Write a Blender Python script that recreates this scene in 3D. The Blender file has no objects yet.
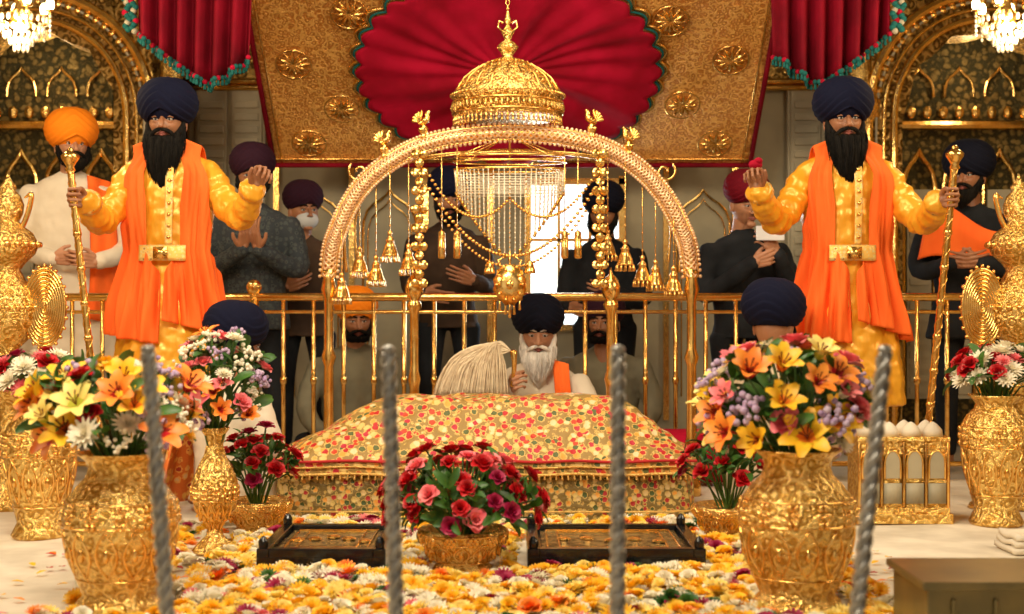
import bpy, bmesh, math, random
from mathutils import Vector, Matrix, Euler
import numpy as np
random.seed(7)
R=random.random
def U(a,b): return random.uniform(a,b)
scene=bpy.context.scene
try:
    scene.view_settings.view_transform='Standard'
    scene.view_settings.look='None'
    scene.view_settings.exposure=0.0
    scene.view_settings.gamma=1.06
except Exception as e: print('vs',e)

# ------------------------------------------------------------------ materials
def nodes(name):
    m=bpy.data.materials.new(name); m.use_nodes=True
    nt=m.node_tree; b=nt.nodes['Principled BSDF']
    tc=nt.nodes.new('ShaderNodeTexCoord')
    return m,nt,b,tc
def M(name,col,rough=.5,metal=0.,col2=None,vs=8.,bump=0.,bs=30.,bt='noise',sheen=0.,em=0.,trans=0.,stretch=(1,1,1),sss=0.,ramp=(.35,.65)):
    m,nt,b,tc=nodes(name); L=nt.links.new
    b.inputs['Roughness'].default_value=rough; b.inputs['Metallic'].default_value=metal
    b.inputs['Base Color'].default_value=(*col,1)
    if metal==0 and rough>=.58: b.inputs['Specular IOR Level'].default_value=.12
    mp=nt.nodes.new('ShaderNodeMapping'); mp.inputs['Scale'].default_value=stretch
    L(tc.outputs['Object'],mp.inputs['Vector'])
    if col2:
        n=nt.nodes.new('ShaderNodeTexNoise'); n.inputs['Scale'].default_value=vs; n.inputs['Detail'].default_value=3
        L(mp.outputs[0],n.inputs['Vector'])
        cr=nt.nodes.new('ShaderNodeValToRGB'); cr.color_ramp.elements[0].position=ramp[0]; cr.color_ramp.elements[1].position=ramp[1]
        cr.color_ramp.elements[0].color=(*col,1); cr.color_ramp.elements[1].color=(*col2,1)
        L(n.outputs['Fac'],cr.inputs[0]); L(cr.outputs[0],b.inputs['Base Color'])
    if bump:
        if bt=='noise':
            n=nt.nodes.new('ShaderNodeTexNoise'); n.inputs['Scale'].default_value=bs; n.inputs['Detail'].default_value=3; o=n.outputs['Fac']
        elif bt=='voronoi':
            n=nt.nodes.new('ShaderNodeTexVoronoi'); n.inputs['Scale'].default_value=bs; n.feature='SMOOTH_F1'; o=n.outputs['Distance']
        elif bt=='wave':
            n=nt.nodes.new('ShaderNodeTexWave'); n.inputs['Scale'].default_value=bs; n.inputs['Distortion'].default_value=4; o=n.outputs['Fac']
        L(mp.outputs[0],n.inputs['Vector'])
        bp=nt.nodes.new('ShaderNodeBump'); bp.inputs['Strength'].default_value=bump; bp.inputs['Distance'].default_value=.01
        L(o,bp.inputs['Height']); L(bp.outputs[0],b.inputs['Normal'])
    if sheen: b.inputs['Sheen Weight'].default_value=sheen
    if trans: b.inputs['Transmission Weight'].default_value=trans
    if em:
        b.inputs['Emission Color'].default_value=(*col,1); b.inputs['Emission Strength'].default_value=em
    if sss:
        b.inputs['Subsurface Weight'].default_value=sss; b.inputs['Subsurface Radius'].default_value=(.02,.008,.004)
    return m
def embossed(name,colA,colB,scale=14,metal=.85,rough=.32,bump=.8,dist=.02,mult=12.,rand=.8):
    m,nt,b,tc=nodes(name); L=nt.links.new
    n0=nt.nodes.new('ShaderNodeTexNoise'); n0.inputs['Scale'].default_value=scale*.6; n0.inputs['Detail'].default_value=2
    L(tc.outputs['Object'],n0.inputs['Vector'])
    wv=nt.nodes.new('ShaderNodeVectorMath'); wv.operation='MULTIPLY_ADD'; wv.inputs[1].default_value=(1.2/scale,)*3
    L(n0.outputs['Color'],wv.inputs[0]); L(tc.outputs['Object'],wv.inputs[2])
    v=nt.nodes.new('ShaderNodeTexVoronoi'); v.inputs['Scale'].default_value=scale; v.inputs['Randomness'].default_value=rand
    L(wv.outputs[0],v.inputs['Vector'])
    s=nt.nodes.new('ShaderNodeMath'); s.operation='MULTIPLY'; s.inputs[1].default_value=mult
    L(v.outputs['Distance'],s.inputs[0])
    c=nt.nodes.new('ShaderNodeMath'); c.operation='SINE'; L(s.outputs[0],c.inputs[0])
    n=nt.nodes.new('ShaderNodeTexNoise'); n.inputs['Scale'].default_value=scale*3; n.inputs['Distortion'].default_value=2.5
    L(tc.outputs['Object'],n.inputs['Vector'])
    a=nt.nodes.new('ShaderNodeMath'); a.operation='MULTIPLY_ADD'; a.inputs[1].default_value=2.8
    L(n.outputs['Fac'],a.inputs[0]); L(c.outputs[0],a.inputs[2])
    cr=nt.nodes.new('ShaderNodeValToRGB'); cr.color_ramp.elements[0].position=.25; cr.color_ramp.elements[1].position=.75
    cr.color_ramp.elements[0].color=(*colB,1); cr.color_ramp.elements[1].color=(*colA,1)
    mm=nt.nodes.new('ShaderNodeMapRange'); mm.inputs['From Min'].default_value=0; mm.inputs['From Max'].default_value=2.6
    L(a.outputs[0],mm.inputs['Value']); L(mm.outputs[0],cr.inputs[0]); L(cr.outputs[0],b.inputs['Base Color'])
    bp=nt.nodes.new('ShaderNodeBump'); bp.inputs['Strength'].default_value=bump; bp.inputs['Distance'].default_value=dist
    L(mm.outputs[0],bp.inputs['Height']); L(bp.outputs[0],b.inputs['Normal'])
    b.inputs['Metallic'].default_value=metal; b.inputs['Roughness'].default_value=rough
    return m
def brocade(name,ground,cols,scale=30,ring=(.8,.65,.3),rough=.55,metal=.2,bump=.3,rand=.6,t1=.52,t2=.68):
    m,nt,b,tc=nodes(name); L=nt.links.new
    v=nt.nodes.new('ShaderNodeTexVoronoi'); v.inputs['Scale'].default_value=scale; v.inputs['Randomness'].default_value=rand
    L(tc.outputs['Object'],v.inputs['Vector'])
    sp=nt.nodes.new('ShaderNodeSeparateColor'); L(v.outputs['Color'],sp.inputs[0])
    cr=nt.nodes.new('ShaderNodeValToRGB'); cr.color_ramp.interpolation='CONSTANT'
    el=cr.color_ramp.elements
    while len(el)<len(cols): el.new(.5)
    for i,cc in enumerate(cols): el[i].position=i/len(cols); el[i].color=(*cc,1)
    L(sp.outputs[0],cr.inputs[0])
    n=nt.nodes.new('ShaderNodeTexNoise'); n.inputs['Scale'].default_value=scale*4
    L(tc.outputs['Object'],n.inputs['Vector'])
    ad=nt.nodes.new('ShaderNodeMath'); ad.operation='MULTIPLY_ADD'; ad.inputs[1].default_value=.45
    L(n.outputs['Fac'],ad.inputs[0]); L(v.outputs['Distance'],ad.inputs[2])
    def stp(p):
        r1=nt.nodes.new('ShaderNodeMath'); r1.operation='GREATER_THAN'; r1.inputs[1].default_value=p
        L(ad.outputs[0],r1.inputs[0]); return r1
    r1=stp(t1); r2=stp(t2)
    mx=nt.nodes.new('ShaderNodeMix'); mx.data_type='RGBA'; L(r1.outputs[0],mx.inputs['Factor'])
    L(cr.outputs[0],mx.inputs[6]); mx.inputs[7].default_value=(*ring,1)
    mx2=nt.nodes.new('ShaderNodeMix'); mx2.data_type='RGBA'; L(r2.outputs[0],mx2.inputs['Factor'])
    L(mx.outputs[2],mx2.inputs[6]); mx2.inputs[7].default_value=(*ground,1)
    L(mx2.outputs[2],b.inputs['Base Color'])
    bp=nt.nodes.new('ShaderNodeBump'); bp.inputs['Strength'].default_value=bump; bp.inputs['Distance'].default_value=.006
    L(ad.outputs[0],bp.inputs['Height']); L(bp.outputs[0],b.inputs['Normal'])
    b.inputs['Roughness'].default_value=rough; b.inputs['Metallic'].default_value=metal
    return m

GOLD=M('polished_gold',(1.0,.64,.20),.20,.97,col2=(.82,.44,.10),vs=20,bump=.15,bs=60)
GOLDE=embossed('embossed_gold',(1,.69,.22),(.60,.32,.06),scale=30,bump=.6,dist=.007,rough=.25,metal=.93)
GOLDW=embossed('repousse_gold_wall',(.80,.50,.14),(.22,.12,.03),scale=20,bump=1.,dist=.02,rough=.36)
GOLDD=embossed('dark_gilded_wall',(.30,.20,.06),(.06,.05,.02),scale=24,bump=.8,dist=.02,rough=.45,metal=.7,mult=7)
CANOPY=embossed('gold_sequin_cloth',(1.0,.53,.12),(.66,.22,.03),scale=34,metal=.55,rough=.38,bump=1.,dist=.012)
ARCHM=M('pink_gold_beading',(1.0,.74,.46),.32,.6,col2=(.88,.50,.24),vs=60,bump=.4,bs=90)
SILVER=M('twisted_steel',(.44,.42,.38),.34,.75,col2=(.28,.27,.25),vs=30,bump=.3,bs=60)
REDV=M('crimson_velvet',(.46,.004,.03),.8,0,col2=(.26,.002,.013),vs=4,bump=.4,bs=6)
DRAPE=M('maroon_drape',(.22,.002,.012),.8,0,col2=(.11,.001,.006),vs=5)
TEAL=M('teal_pompoms',(.01,.10,.09),.7,0)
PALE=M('painted_grey_panel',(.36,.31,.20),.6,0,col2=(.25,.22,.15),vs=3,bump=.1,bs=20)
PALE2=M('cream_shutter',(.44,.38,.25),.55,0,col2=(.32,.28,.19),vs=4)
WHITEC=M('white_floor_cloth',(.84,.76,.62),.8,0,col2=(.64,.56,.44),vs=5,bump=.3,bs=7)
MARBLE=M('marble',(.55,.48,.38),.35,0,col2=(.40,.35,.28),vs=4)
YSILK=M('yellow_silk',(.92,.44,.03),.34,.2,col2=(.85,.34,.015),vs=5,bump=.7,bs=16,stretch=(1,1,.6))
OCLOTH=M('orange_cloth',(1.0,.165,.025),.7,0,col2=(.90,.115,.015),vs=6,bump=.25,bs=12,stretch=(1.5,1.5,.4))
GBELT=brocade('gold_brocade_belt',(.90,.55,.12),[(.8,.5,.1),(.5,.22,.03),(.95,.7,.2)],60,metal=.5)
NAVY=M('navy_turban_cloth',(.005,.006,.020),.9,0,bump=.15,bs=60)
BLACKT=M('blue_black_turban_cloth',(.005,.006,.014),.9,0)
ORT=M('orange_turban_cloth',(.95,.24,.01),.8,0,bump=.2,bs=50)
MAROONT=M('maroon_turban_cloth',(.13,.003,.010),.8,0)
PURT=M('plum_turban_cloth',(.025,.007,.016),.85,0)
SKIN=M('brown_skin',(.36,.15,.068),.5,0,col2=(.29,.11,.05),vs=14,sss=.06,bump=.1,bs=120)
SKIN2=M('light_brown_skin',(.48,.22,.12),.5,0,col2=(.39,.17,.085),vs=14,sss=.06,bump=.1,bs=120)
LIP=M('lips',(.28,.07,.05),.45)
EYEW=M('eye_white',(.50,.45,.40),.25)
IRIS=M('dark_iris',(.012,.006,.004),.15)
BEARDB=M('black_beard_hair',(.0035,.003,.003),.85,0,col2=(.010,.008,.006),vs=60,bump=.8,bs=60,stretch=(1,1,.12))
BEARDW=M('white_beard_hair',(.84,.78,.70),.7,0,col2=(.58,.53,.47),vs=60,bump=.8,bs=60,stretch=(1,1,.12))
WSHIRT=M('white_cotton',(.80,.71,.56),.8,0,col2=(.64,.55,.42),vs=4,bump=.6,bs=9)
CREAM=M('cream_cotton',(.60,.47,.30),.8,0,col2=(.46,.35,.22),vs=4,bump=.6,bs=9)
DARKS=M('charcoal_cloth',(.008,.009,.011),.85,0,col2=(.018,.020,.024),vs=6,bump=.5,bs=9)
BROWNS=M('brown_cloth',(.06,.035,.022),.85,0,col2=(.03,.018,.012),vs=6,bump=.5,bs=9)
CHECK=brocade('checked_shirt_cloth',(.016,.022,.028),[(.035,.045,.05),(.012,.018,.025)],40,ring=(.04,.048,.045),metal=0,rough=.85)
GREYS=M('grey_olive_shirt',(.22,.20,.13),.8,0,col2=(.14,.13,.09),vs=5,bump=.5,bs=9)
SHAWL=brocade('printed_orange_shawl',(.75,.16,.02),[(.9,.5,.08),(.5,.04,.02),(.85,.5,.2)],26,ring=(.9,.42,.08),metal=0)
RUM=brocade('embroidered_rumalla',(.34,.20,.045),[(.52,.012,.012),(.86,.64,.34),(.62,.05,.012),(.10,.12,.03),(.90,.36,.05),(.52,.02,.04),(.80,.56,.18)],36,ring=(.74,.46,.12),metal=.12,bump=.8,rand=.9,t1=.70,t2=.82)
RUM2=brocade('embroidered_rumalla_skirt',(.20,.13,.03),[(.42,.02,.02),(.68,.48,.20),(.06,.09,.02),(.80,.34,.05),(.70,.50,.15)],44,ring=(.58,.38,.10),metal=.12,bump=.8,rand=.9,t1=.68,t2=.80)
FRINGE=M('gold_fringe',(.85,.52,.14),.4,.6,bump=.8,bs=120)
REDB=M('red_piping',(.50,.03,.03),.6)
BLACKL=M('black_lacquer',(.008,.008,.008),.15,0)
INLAY=embossed('tray_inlay',(.40,.28,.11),(.02,.025,.015),scale=24,metal=.6,rough=.2,bump=.5,dist=.004)
CRYSTAL=M('crystal_drops',(1.,.90,.68),.08,.3)
BULB=M('warm_bulb',(1,.74,.36),.3,em=16)
DAY=M('daylight_pane',(.80,.93,1.0),.3,em=2.4)
HAIRW=M('chaur_hair',(.95,.80,.56),.6,0,col2=(.74,.58,.38),vs=30)
PHONE=M('phone_body',(.7,.7,.72),.3)
WMASK=M('white_mask',(.50,.51,.51),.7)
BRASS=M('dull_brass',(.22,.16,.06),.3,.6,col2=(.12,.10,.045),vs=6)
FL=[M('petal_red',(.66,.006,.012),.5,0,col2=(.36,.002,.006),vs=30),
    M('petal_pink',(.92,.26,.26),.5,0,col2=(.85,.12,.16),vs=25),
    M('petal_white',(.92,.84,.64),.55),
    M('petal_yellow',(1.0,.62,.02),.5,0,col2=(.98,.48,.01),vs=20),
    M('petal_orange',(1.0,.20,.012),.5,0,col2=(.95,.32,.03),vs=20),
    M('petal_lilac',(.38,.24,.44),.6,0,col2=(.62,.48,.60),vs=30),
    M('leaf_green',(.02,.085,.01),.45,0,col2=(.05,.15,.015),vs=15),
    M('stem_green',(.05,.13,.02),.5),
    M('stamen_brown',(.16,.03,.01),.6),
    M('petal_magenta',(.38,.005,.06),.55),
    M('petal_lime',(.62,.60,.06),.5),
    M('petal_pale_yellow',(1.0,.76,.18),.5)]

# ------------------------------------------------------------------ mesh builder
def cr(pts,n=6,closed=False):
    P=[np.array(p,dtype=float) for p in pts]; out=[]; N=len(P)
    for i in range(N if closed else N-1):
        if closed: p0,p1,p2,p3=P[(i-1)%N],P[i],P[(i+1)%N],P[(i+2)%N]
        else: p0,p1,p2,p3=P[max(i-1,0)],P[i],P[i+1],P[min(i+2,N-1)]
        for k in range(n):
            t=k/n; out.append(.5*((2*p1)+(-p0+p2)*t+(2*p0-5*p1+4*p2-p3)*t*t+(-p0+3*p1-3*p2+p3)*t**3))
    if not closed: out.append(P[-1])
    return out
class MB:
    def __init__(s): s.v=[]; s.f=[]; s.m=[]; s.n=0
    def add(s,vs,fs,m=0,Mx=None):
        vs=np.asarray(vs,dtype=float).reshape(-1,3)
        if Mx is not None:
            A=np.array(Mx); vs=vs@A[:3,:3].T+A[:3,3]
        s.v.append(vs)
        n=s.n
        s.f.extend([tuple(i+n for i in f) for f in fs])
        if isinstance(m,int): s.m.extend([m]*len(fs))
        else: s.m.extend(m)
        s.n+=len(vs)
    def tube(s,pts,r,m=0,n=8,round_=True,sy=1.0,Mx=None,closed=False,up=None):
        P=[np.array(p,dtype=float) for p in pts]; K=len(P)
        rr=list(r) if hasattr(r,'__len__') else [r]*K
        T=[]
        for i in range(K):
            if closed: t=P[(i+1)%K]-P[(i-1)%K]
            else: t=P[min(i+1,K-1)]-P[max(i-1,0)]
            l=np.linalg.norm(t); T.append(t/l if l>1e-9 else np.array([0,0,1.]))
        if not closed and round_:
            P=[P[0]-T[0]*rr[0]*.6,P[0]-T[0]*rr[0]*.35]+P+[P[-1]+T[-1]*rr[-1]*.35,P[-1]+T[-1]*rr[-1]*.6]
            rr=[rr[0]*.45,rr[0]*.82]+rr+[rr[-1]*.82,rr[-1]*.45]; T=[T[0],T[0]]+T+[T[-1],T[-1]]; K=len(P)
        a=np.array(up,dtype=float) if up is not None else (np.array([0,1.,0]) if abs(T[0][1])<.9 else np.array([1.,0,0]))
        vs=[]; fs=[]
        for i in range(K):
            a=a-T[i]*a.dot(T[i]); a=a/(np.linalg.norm(a)+1e-12); b=np.cross(T[i],a)
            for k in range(n):
                th=2*math.pi*k/n; vs.append(P[i]+a*math.cos(th)*rr[i]*sy+b*math.sin(th)*rr[i])
        for i in range(K if closed else K-1):
            j=(i+1)%K
            for k in range(n):
                fs.append((i*n+k,i*n+(k+1)%n,j*n+(k+1)%n,j*n+k))
        if not closed:
            fs.append(tuple(range(n-1,-1,-1))); fs.append(tuple((K-1)*n+k for k in range(n)))
        s.add(vs,fs,m,Mx)
    def sph(s,c,r,m=0,a=12,b=8,Mx=None,fn=None):
        if not hasattr(r,'__len__'): r=(r,r,r)
        vs=[];fs=[]
        vs.append((0,0,1))
        for i in range(1,b):
            ph=math.pi*i/b
            for k in range(a):
                th=2*math.pi*k/a; vs.append((math.sin(ph)*math.cos(th),math.sin(ph)*math.sin(th),math.cos(ph)))
        vs.append((0,0,-1))
        vs=[(x*r[0],y*r[1],z*r[2]) for x,y,z in vs]
        if fn: vs=[fn(*p) for p in vs]
        vs=[(x+c[0],y+c[1],z+c[2]) for x,y,z in vs]
        for k in range(a): fs.append((0,1+k,1+(k+1)%a))
        for i in range(b-2):
            for k in range(a):
                p=1+i*a; q=p+a; fs.append((p+k,q+k,q+(k+1)%a,p+(k+1)%a))
        p=1+(b-2)*a; e=len(vs)-1
        for k in range(a): fs.append((p+k,e,p+(k+1)%a))
        s.add(vs,fs,m,Mx)
    def box(s,c,d,m=0,Mx=None):
        x,y,z=d[0]/2,d[1]/2,d[2]/2
        vs=[(c[0]+i*x,c[1]+j*y,c[2]+k*z) for i in(-1,1) for j in(-1,1) for k in(-1,1)]
        s.add(vs,[(0,1,3,2),(4,6,7,5),(0,4,5,1),(2,3,7,6),(0,2,6,4),(1,5,7,3)],m,Mx)
    def lathe(s,prof,c=(0,0,0),m=0,n=32,flute=None,Mx=None,sy=1.,smooth=0):
        if smooth: prof=cr(prof,smooth)
        vs=[];fs=[]
        for (r,z) in prof:
            for k in range(n):
                th=2*math.pi*k/n; q=r
                if flute: q=r*(1+flute[1]*abs(math.sin(th*flute[0]/2))-flute[1]/2)
                vs.append((c[0]+q*math.cos(th),c[1]+q*math.sin(th)*sy,c[2]+z))
        K=len(prof)
        for i in range(K-1):
            for k in range(n): fs.append((i*n+k,i*n+(k+1)%n,(i+1)*n+(k+1)%n,(i+1)*n+k))
        fs.append(tuple(range(n-1,-1,-1))); fs.append(tuple((K-1)*n+k for k in range(n)))
        s.add(vs,fs,m,Mx)
    def surf(s,f,nu,nv,m=0,closeu=False,Mx=None):
        vs=[f(i/(nu if closeu else nu-1),j/(nv-1)) for j in range(nv) for i in range(nu)]
        fs=[]
        for j in range(nv-1):
            for i in range(nu if closeu else nu-1):
                k=(i+1)%nu; fs.append((j*nu+i,j*nu+k,(j+1)*nu+k,(j+1)*nu+i))
        s.add(vs,fs,m,Mx)
    def rings(s,R_,m=0,n=24,fold=None,Mx=None):
        vs=[];fs=[];K=len(R_)
        for (x,y,z,rx,ry) in R_:
            for k in range(n):
                a=2*math.pi*k/n; q=1.
                if fold: q=1+fold(a,z)
                vs.append((x+rx*q*math.cos(a),y+ry*q*math.sin(a),z))
        for i in range(K-1):
            for k in range(n): fs.append((i*n+k,i*n+(k+1)%n,(i+1)*n+(k+1)%n,(i+1)*n+k))
        fs.append(tuple(range(n-1,-1,-1))); fs.append(tuple((K-1)*n+k for k in range(n)))
        s.add(vs,fs,m,Mx)
    def build(s,name,mats,loc=(0,0,0),parent=None,smooth=True,remesh=0,solid=0,bevel=0,subsurf=0,world=False,recalc=True,smi=3,wrinkle=None):
        me=bpy.data.meshes.new(name)
        vs=np.concatenate(s.v) if s.v else np.zeros((0,3))
        if world: vs=vs-np.array(loc)
        me.from_pydata([tuple(p) for p in vs],[],s.f)
        for m in (mats if isinstance(mats,(list,tuple)) else [mats]): me.materials.append(m)
        me.polygons.foreach_set('material_index',s.m)
        if recalc:
            bm=bmesh.new(); bm.from_mesh(me); bmesh.ops.recalc_face_normals(bm,faces=bm.faces); bm.to_mesh(me); bm.free()
        me.polygons.foreach_set('use_smooth',[smooth]*len(me.polygons))
        me.update()
        o=bpy.data.objects.new(name,me); scene.collection.objects.link(o)
        o.location=loc if parent is None else (0,0,0)
        if parent is not None: o.parent=parent
        if remesh:
            md=o.modifiers.new('Remesh','REMESH'); md.mode='VOXEL'; md.voxel_size=remesh; md.use_smooth_shade=True
            sm=o.modifiers.new('Smooth','SMOOTH'); sm.factor=.5; sm.iterations=smi
        if wrinkle:
            tx=bpy.data.textures.new(name+'_wr','CLOUDS'); tx.noise_scale=wrinkle[0]; tx.noise_depth=1
            md=o.modifiers.new('Wrinkle','DISPLACE'); md.texture=tx; md.strength=wrinkle[1]; md.mid_level=.5; md.texture_coords='LOCAL'
        if solid:
            md=o.modifiers.new('Solid','SOLIDIFY'); md.thickness=solid; md.offset=0
        if bevel:
            md=o.modifiers.new('Bevel','BEVEL'); md.width=bevel; md.segments=2; md.limit_method='ANGLE'
        if subsurf:
            md=o.modifiers.new('Sub','SUBSURF'); md.levels=subsurf; md.render_levels=subsurf
        return o
def empty(name,loc=(0,0,0),rz=0):
    e=bpy.data.objects.new(name,None); e.empty_display_size=.1; e.location=loc; e.rotation_euler=(0,0,rz)
    scene.collection.objects.link(e); return e

# ------------------------------------------------------------------ room
def boxobj(name,c,d,mat,bevel=0,parent=None):
    b=MB(); b.box((0,0,0),d); 
    o=b.build(name,mat,c,smooth=False,bevel=bevel)
    return o
boxobj('floor',(0,4.1,-.05),(7.4,10.6,.1),MARBLE)
boxobj('ceiling',(0,4.1,3.25),(7.4,10.6,.1),GOLDD)
boxobj('wall_left',(-3.65,4.1,1.6),(.1,10.6,3.2),GOLDW)
boxobj('wall_right',(3.65,4.1,1.6),(.1,10.6,3.2),GOLDW)
def wall_with_hole(name,x0,x1,z0,z1,hx0,hx1,hz0,hz1,y,t,mat):
    b=MB()
    for (a,c,d,e) in [(x0,hx0,z0,z1),(hx1,x1,z0,z1),(hx0,hx1,z0,hz0),(hx0,hx1,hz1,z1)]:
        b.box(((a+c)/2,y,(d+e)/2),(c-a,t,e-d))
    return b.build(name,mat,smooth=False)
wall_with_hole('wall_back',-3.6,3.6,0,3.2,.10,.70,.75,1.66,9.0,.1,PALE)
b=MB(); b.box((.40,9.03,1.205),(.60,.02,.91)); 
for x in(.30,.50): b.box((x,8.99,1.205),(.02,.05,.91),1)
b.box((.40,8.99,1.3),(.60,.05,.02),1)
for x in(.10,.70): b.box((x,8.94,1.205),(.04,.06,1.0),1)
for z in(.74,1.67): b.box((.40,8.94,z),(.66,.06,.04),1)
b.build('window_1',[DAY,GOLD],smooth=False)
boxobj('trim_1',(0,8.9,2.72),(4.2,.08,.9),GOLDW)
b=MB()
for z in (2.26,2.30): b.tube([(-2.1,8.86,z),(2.1,8.86,z)],.02,0,8)
b.build('trim_2',GOLD)
def ogee(cx,hw,zs,zt,y,n=10):
    h=zt-zs
    L_=[(cx-hw,y,0.3),(cx-hw,y,zs)]+[(cx-hw*q,y,zs+h*p) for q,p in ((.98,.25),(.84,.5),(.6,.66),(.34,.76),(.13,.87),(0,1))]
    Rr=[(2*cx-p[0],p[1],p[2]) for p in L_[::-1][1:]]
    return L_+Rr
b=MB()
for cx in (-1.25,-.78,1.22,1.62):
    b.tube(ogee(cx,.17,1.35,1.62,8.93),.009,0,6)
    b.tube(ogee(cx,.14,1.31,1.56,8.93),.005,0,6)
for x in (-2.08,-1.5,-1.02,-.55,-.14,.98,1.42,1.84,2.08):
    b.box((x,8.92,1.2),(.035,.05,2.1),0)
b.build('trim_3',GOLD,smooth=False)
for i,cx in enumerate((-1.79,1.97)):
    b=MB(); b.box((cx,8.9,1.14),(.44,.04,2.26))
    for sx in(-.11,.11):
        b.box((cx+sx,8.872,1.14),(.19,.03,2.2),0)
        for k in range(26): b.box((cx+sx,8.853,.2+k*.078),(.15,.02,.045),0,None)
    b.build('door_%d'%(i+1),PALE2,smooth=False,bevel=.004)
def archwall(name,x0,x1,cx,hw,zs,zt,y,t,mat):
    b=MB(); n=48; pts=[]
    for i in range(n+1):
        a=math.pi*i/n; cusp=.035*abs(math.sin(a*5.5))
        pts.append((cx-(hw-cusp*.8)*math.cos(a), zs+(zt-zs-cusp)*math.sin(a)**.9))
    z1=3.2
    for yy in (y-t/2,y+t/2):
        b.add([(x0,yy,0),(pts[0][0],yy,0),(pts[0][0],yy,zs),(x0,yy,zs),(x0,yy,z1),(pts[0][0],yy,z1)],[(0,1,2,3),(3,2,5,4)])
        b.add([(x1,yy,0),(pts[-1][0],yy,0),(pts[-1][0],yy,zs),(x1,yy,zs),(x1,yy,z1),(pts[-1][0],yy,z1)],[(0,1,2,3),(3,2,5,4)])
        vs=[];fs=[]
        for p in pts: vs+= [(p[0],yy,p[1]),(p[0],yy,z1)]
        for i in range(n): fs.append((2*i,2*i+2,2*i+3,2*i+1))
        b.add(vs,fs)
    full=[(pts[0][0],0)]+pts+[(pts[-1][0],0)]
    vs=[];fs=[]
    for p in full: vs+=[(p[0],y-t/2,p[1]),(p[0],y+t/2,p[1])]
    for i in range(len(full)-1): fs.append((2*i,2*i+1,2*i+3,2*i+2))
    b.add(vs,fs)
    for off,r,mm in ((.05,.022,1),(.11,.012,1),(.155,.008,2),(.2,.03,1)):
        q=[(cx-(hw+off),y-t/2-.01,0.05)]+[(cx-(hw+off)*math.cos(math.pi*i/30),y-t/2-.01,zs+(zt-zs+off)*math.sin(math.pi*i/30)**.9) for i in range(31)]+[(cx+(hw+off),y-t/2-.01,0.05)]
        b.tube(q,r,mm,8)
    for i in range(34):
        a=math.pi*(i+.5)/34; b.sph((cx-(hw+.155)*math.cos(a),y-t/2-.01,zs+(zt-zs+.155)*math.sin(a)**.9),(.022,.014,.022),1,8,6)
    return b.build(name,[mat,GOLD,PALE2],smooth=False)
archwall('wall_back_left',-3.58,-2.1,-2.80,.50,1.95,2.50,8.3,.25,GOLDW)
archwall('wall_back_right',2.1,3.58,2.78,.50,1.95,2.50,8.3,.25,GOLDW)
for nm,cx in (('trim_4',-2.80),('trim_5',2.78)):
    b=MB(); b.box((cx,8.75,1.6),(1.46,.06,3.15),0)
    for sx in(-.25,.0,.25):
        b.tube(ogee(cx+sx,.10,1.55,1.85,8.7),.016,1,8); b.box((cx+sx,8.71,.95),(.15,.03,1.3),2)
        for k in range(16): b.box((cx+sx,8.69,.35+k*.075),(.12,.02,.04),2)
        b.tube(ogee(cx+sx,.09,2.18,2.36,8.7)[1:-1],.010,1,8)
    b.tube([(cx-.5,8.7,2.0),(cx+.5,8.7,2.0)],.03,1,8)
    for k in range(11): b.sph((cx-.5+k*.1,8.69,2.08),(.03,.02,.04),1,8,6)
    b.build(nm,[GOLDD,GOLD,PALE2],smooth=False)
for nm,cx in (('trim_6',-2.0),('trim_7',2.04)):
    b=MB(); b.lathe([(.09,0),(.09,.15),(.06,.2),(.055,.5),(.05,1.7),(.075,1.78),(.05,1.84),(.08,1.95),(.11,2.05),(.1,2.1),(.06,2.2),(.06,3.18)],(cx,8.2,0),0,20,flute=(12,.1)); 
    b.build(nm,GOLDE,loc=(0,0,0))
b=MB()
b.surf(lambda u,v:(-2.9+5.8*u,2.0+5.0*v,.004+.006*math.sin(u*37+v*9)*math.sin(v*23)),60,50)
b.build('white_floor_sheet',WHITEC,solid=.004)

# ------------------------------------------------------------------ canopy cloth (chandoa)
ey=empty('embroidered_canopy',(0,8.4,1.75))
d=np.array([0,-1.,.85]); d/=np.linalg.norm(d); nrm=np.array([0,-.85,-1.]); nrm/=np.linalg.norm(nrm)
def CP(u,t,o=0): return tuple(np.array([u,0,0])+d*t+nrm*o)
TE=1.72
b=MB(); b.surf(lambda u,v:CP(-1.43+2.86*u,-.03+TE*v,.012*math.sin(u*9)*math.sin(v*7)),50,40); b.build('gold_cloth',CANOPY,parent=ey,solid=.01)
def scal(a,n=30,amp=.035): return 1-amp+amp*1.6*abs(math.sin(a*n/2))
b=MB()
def med(u,v):
    a=2*math.pi*u; r=v*scal(a,34) if v>.9 else v
    fold=(.016*math.sin(a*9+2.2*math.sin(2*a)+2.5*v)+.010*math.sin(a*21+4*v+1.8*math.sin(3*a))+.006*math.sin(9*v+3*a))*min(1,v*1.5)*(1.1-v*.6)
    return CP(-.02+.84*r*math.sin(a),.72-.70*r*math.cos(a),.055+fold)
b.surf(med,260,24,0,closeu=True); b.build('red_medallion',REDV,parent=ey,solid=.006)
b=MB(); b.tube([CP(-.02+.85*scal(2*math.pi*i/340,34)*math.sin(2*math.pi*i/340),.72-.71*scal(2*math.pi*i/340,34)*math.cos(2*math.pi*i/340),.04) for i in range(340)],.007,0,5,closed=True)
b.tube([CP(-.02+.87*scal(2*math.pi*i/340,34)*math.sin(2*math.pi*i/340),.72-.73*scal(2*math.pi*i/340,34)*math.cos(2*math.pi*i/340),.025) for i in range(340)],.012,1,5,closed=True)
b.build('medallion_border',[TEAL,GOLD],parent=ey)
b=MB()
for x in(-1.43,1.43):
    b.tube([CP(x,-.03,.01),CP(x,TE-.03,.01)],.016,0,6); b.tube([CP(x*.965,-.03,.01),CP(x*.965,TE-.03,.01)],.007,1,6)
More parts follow.
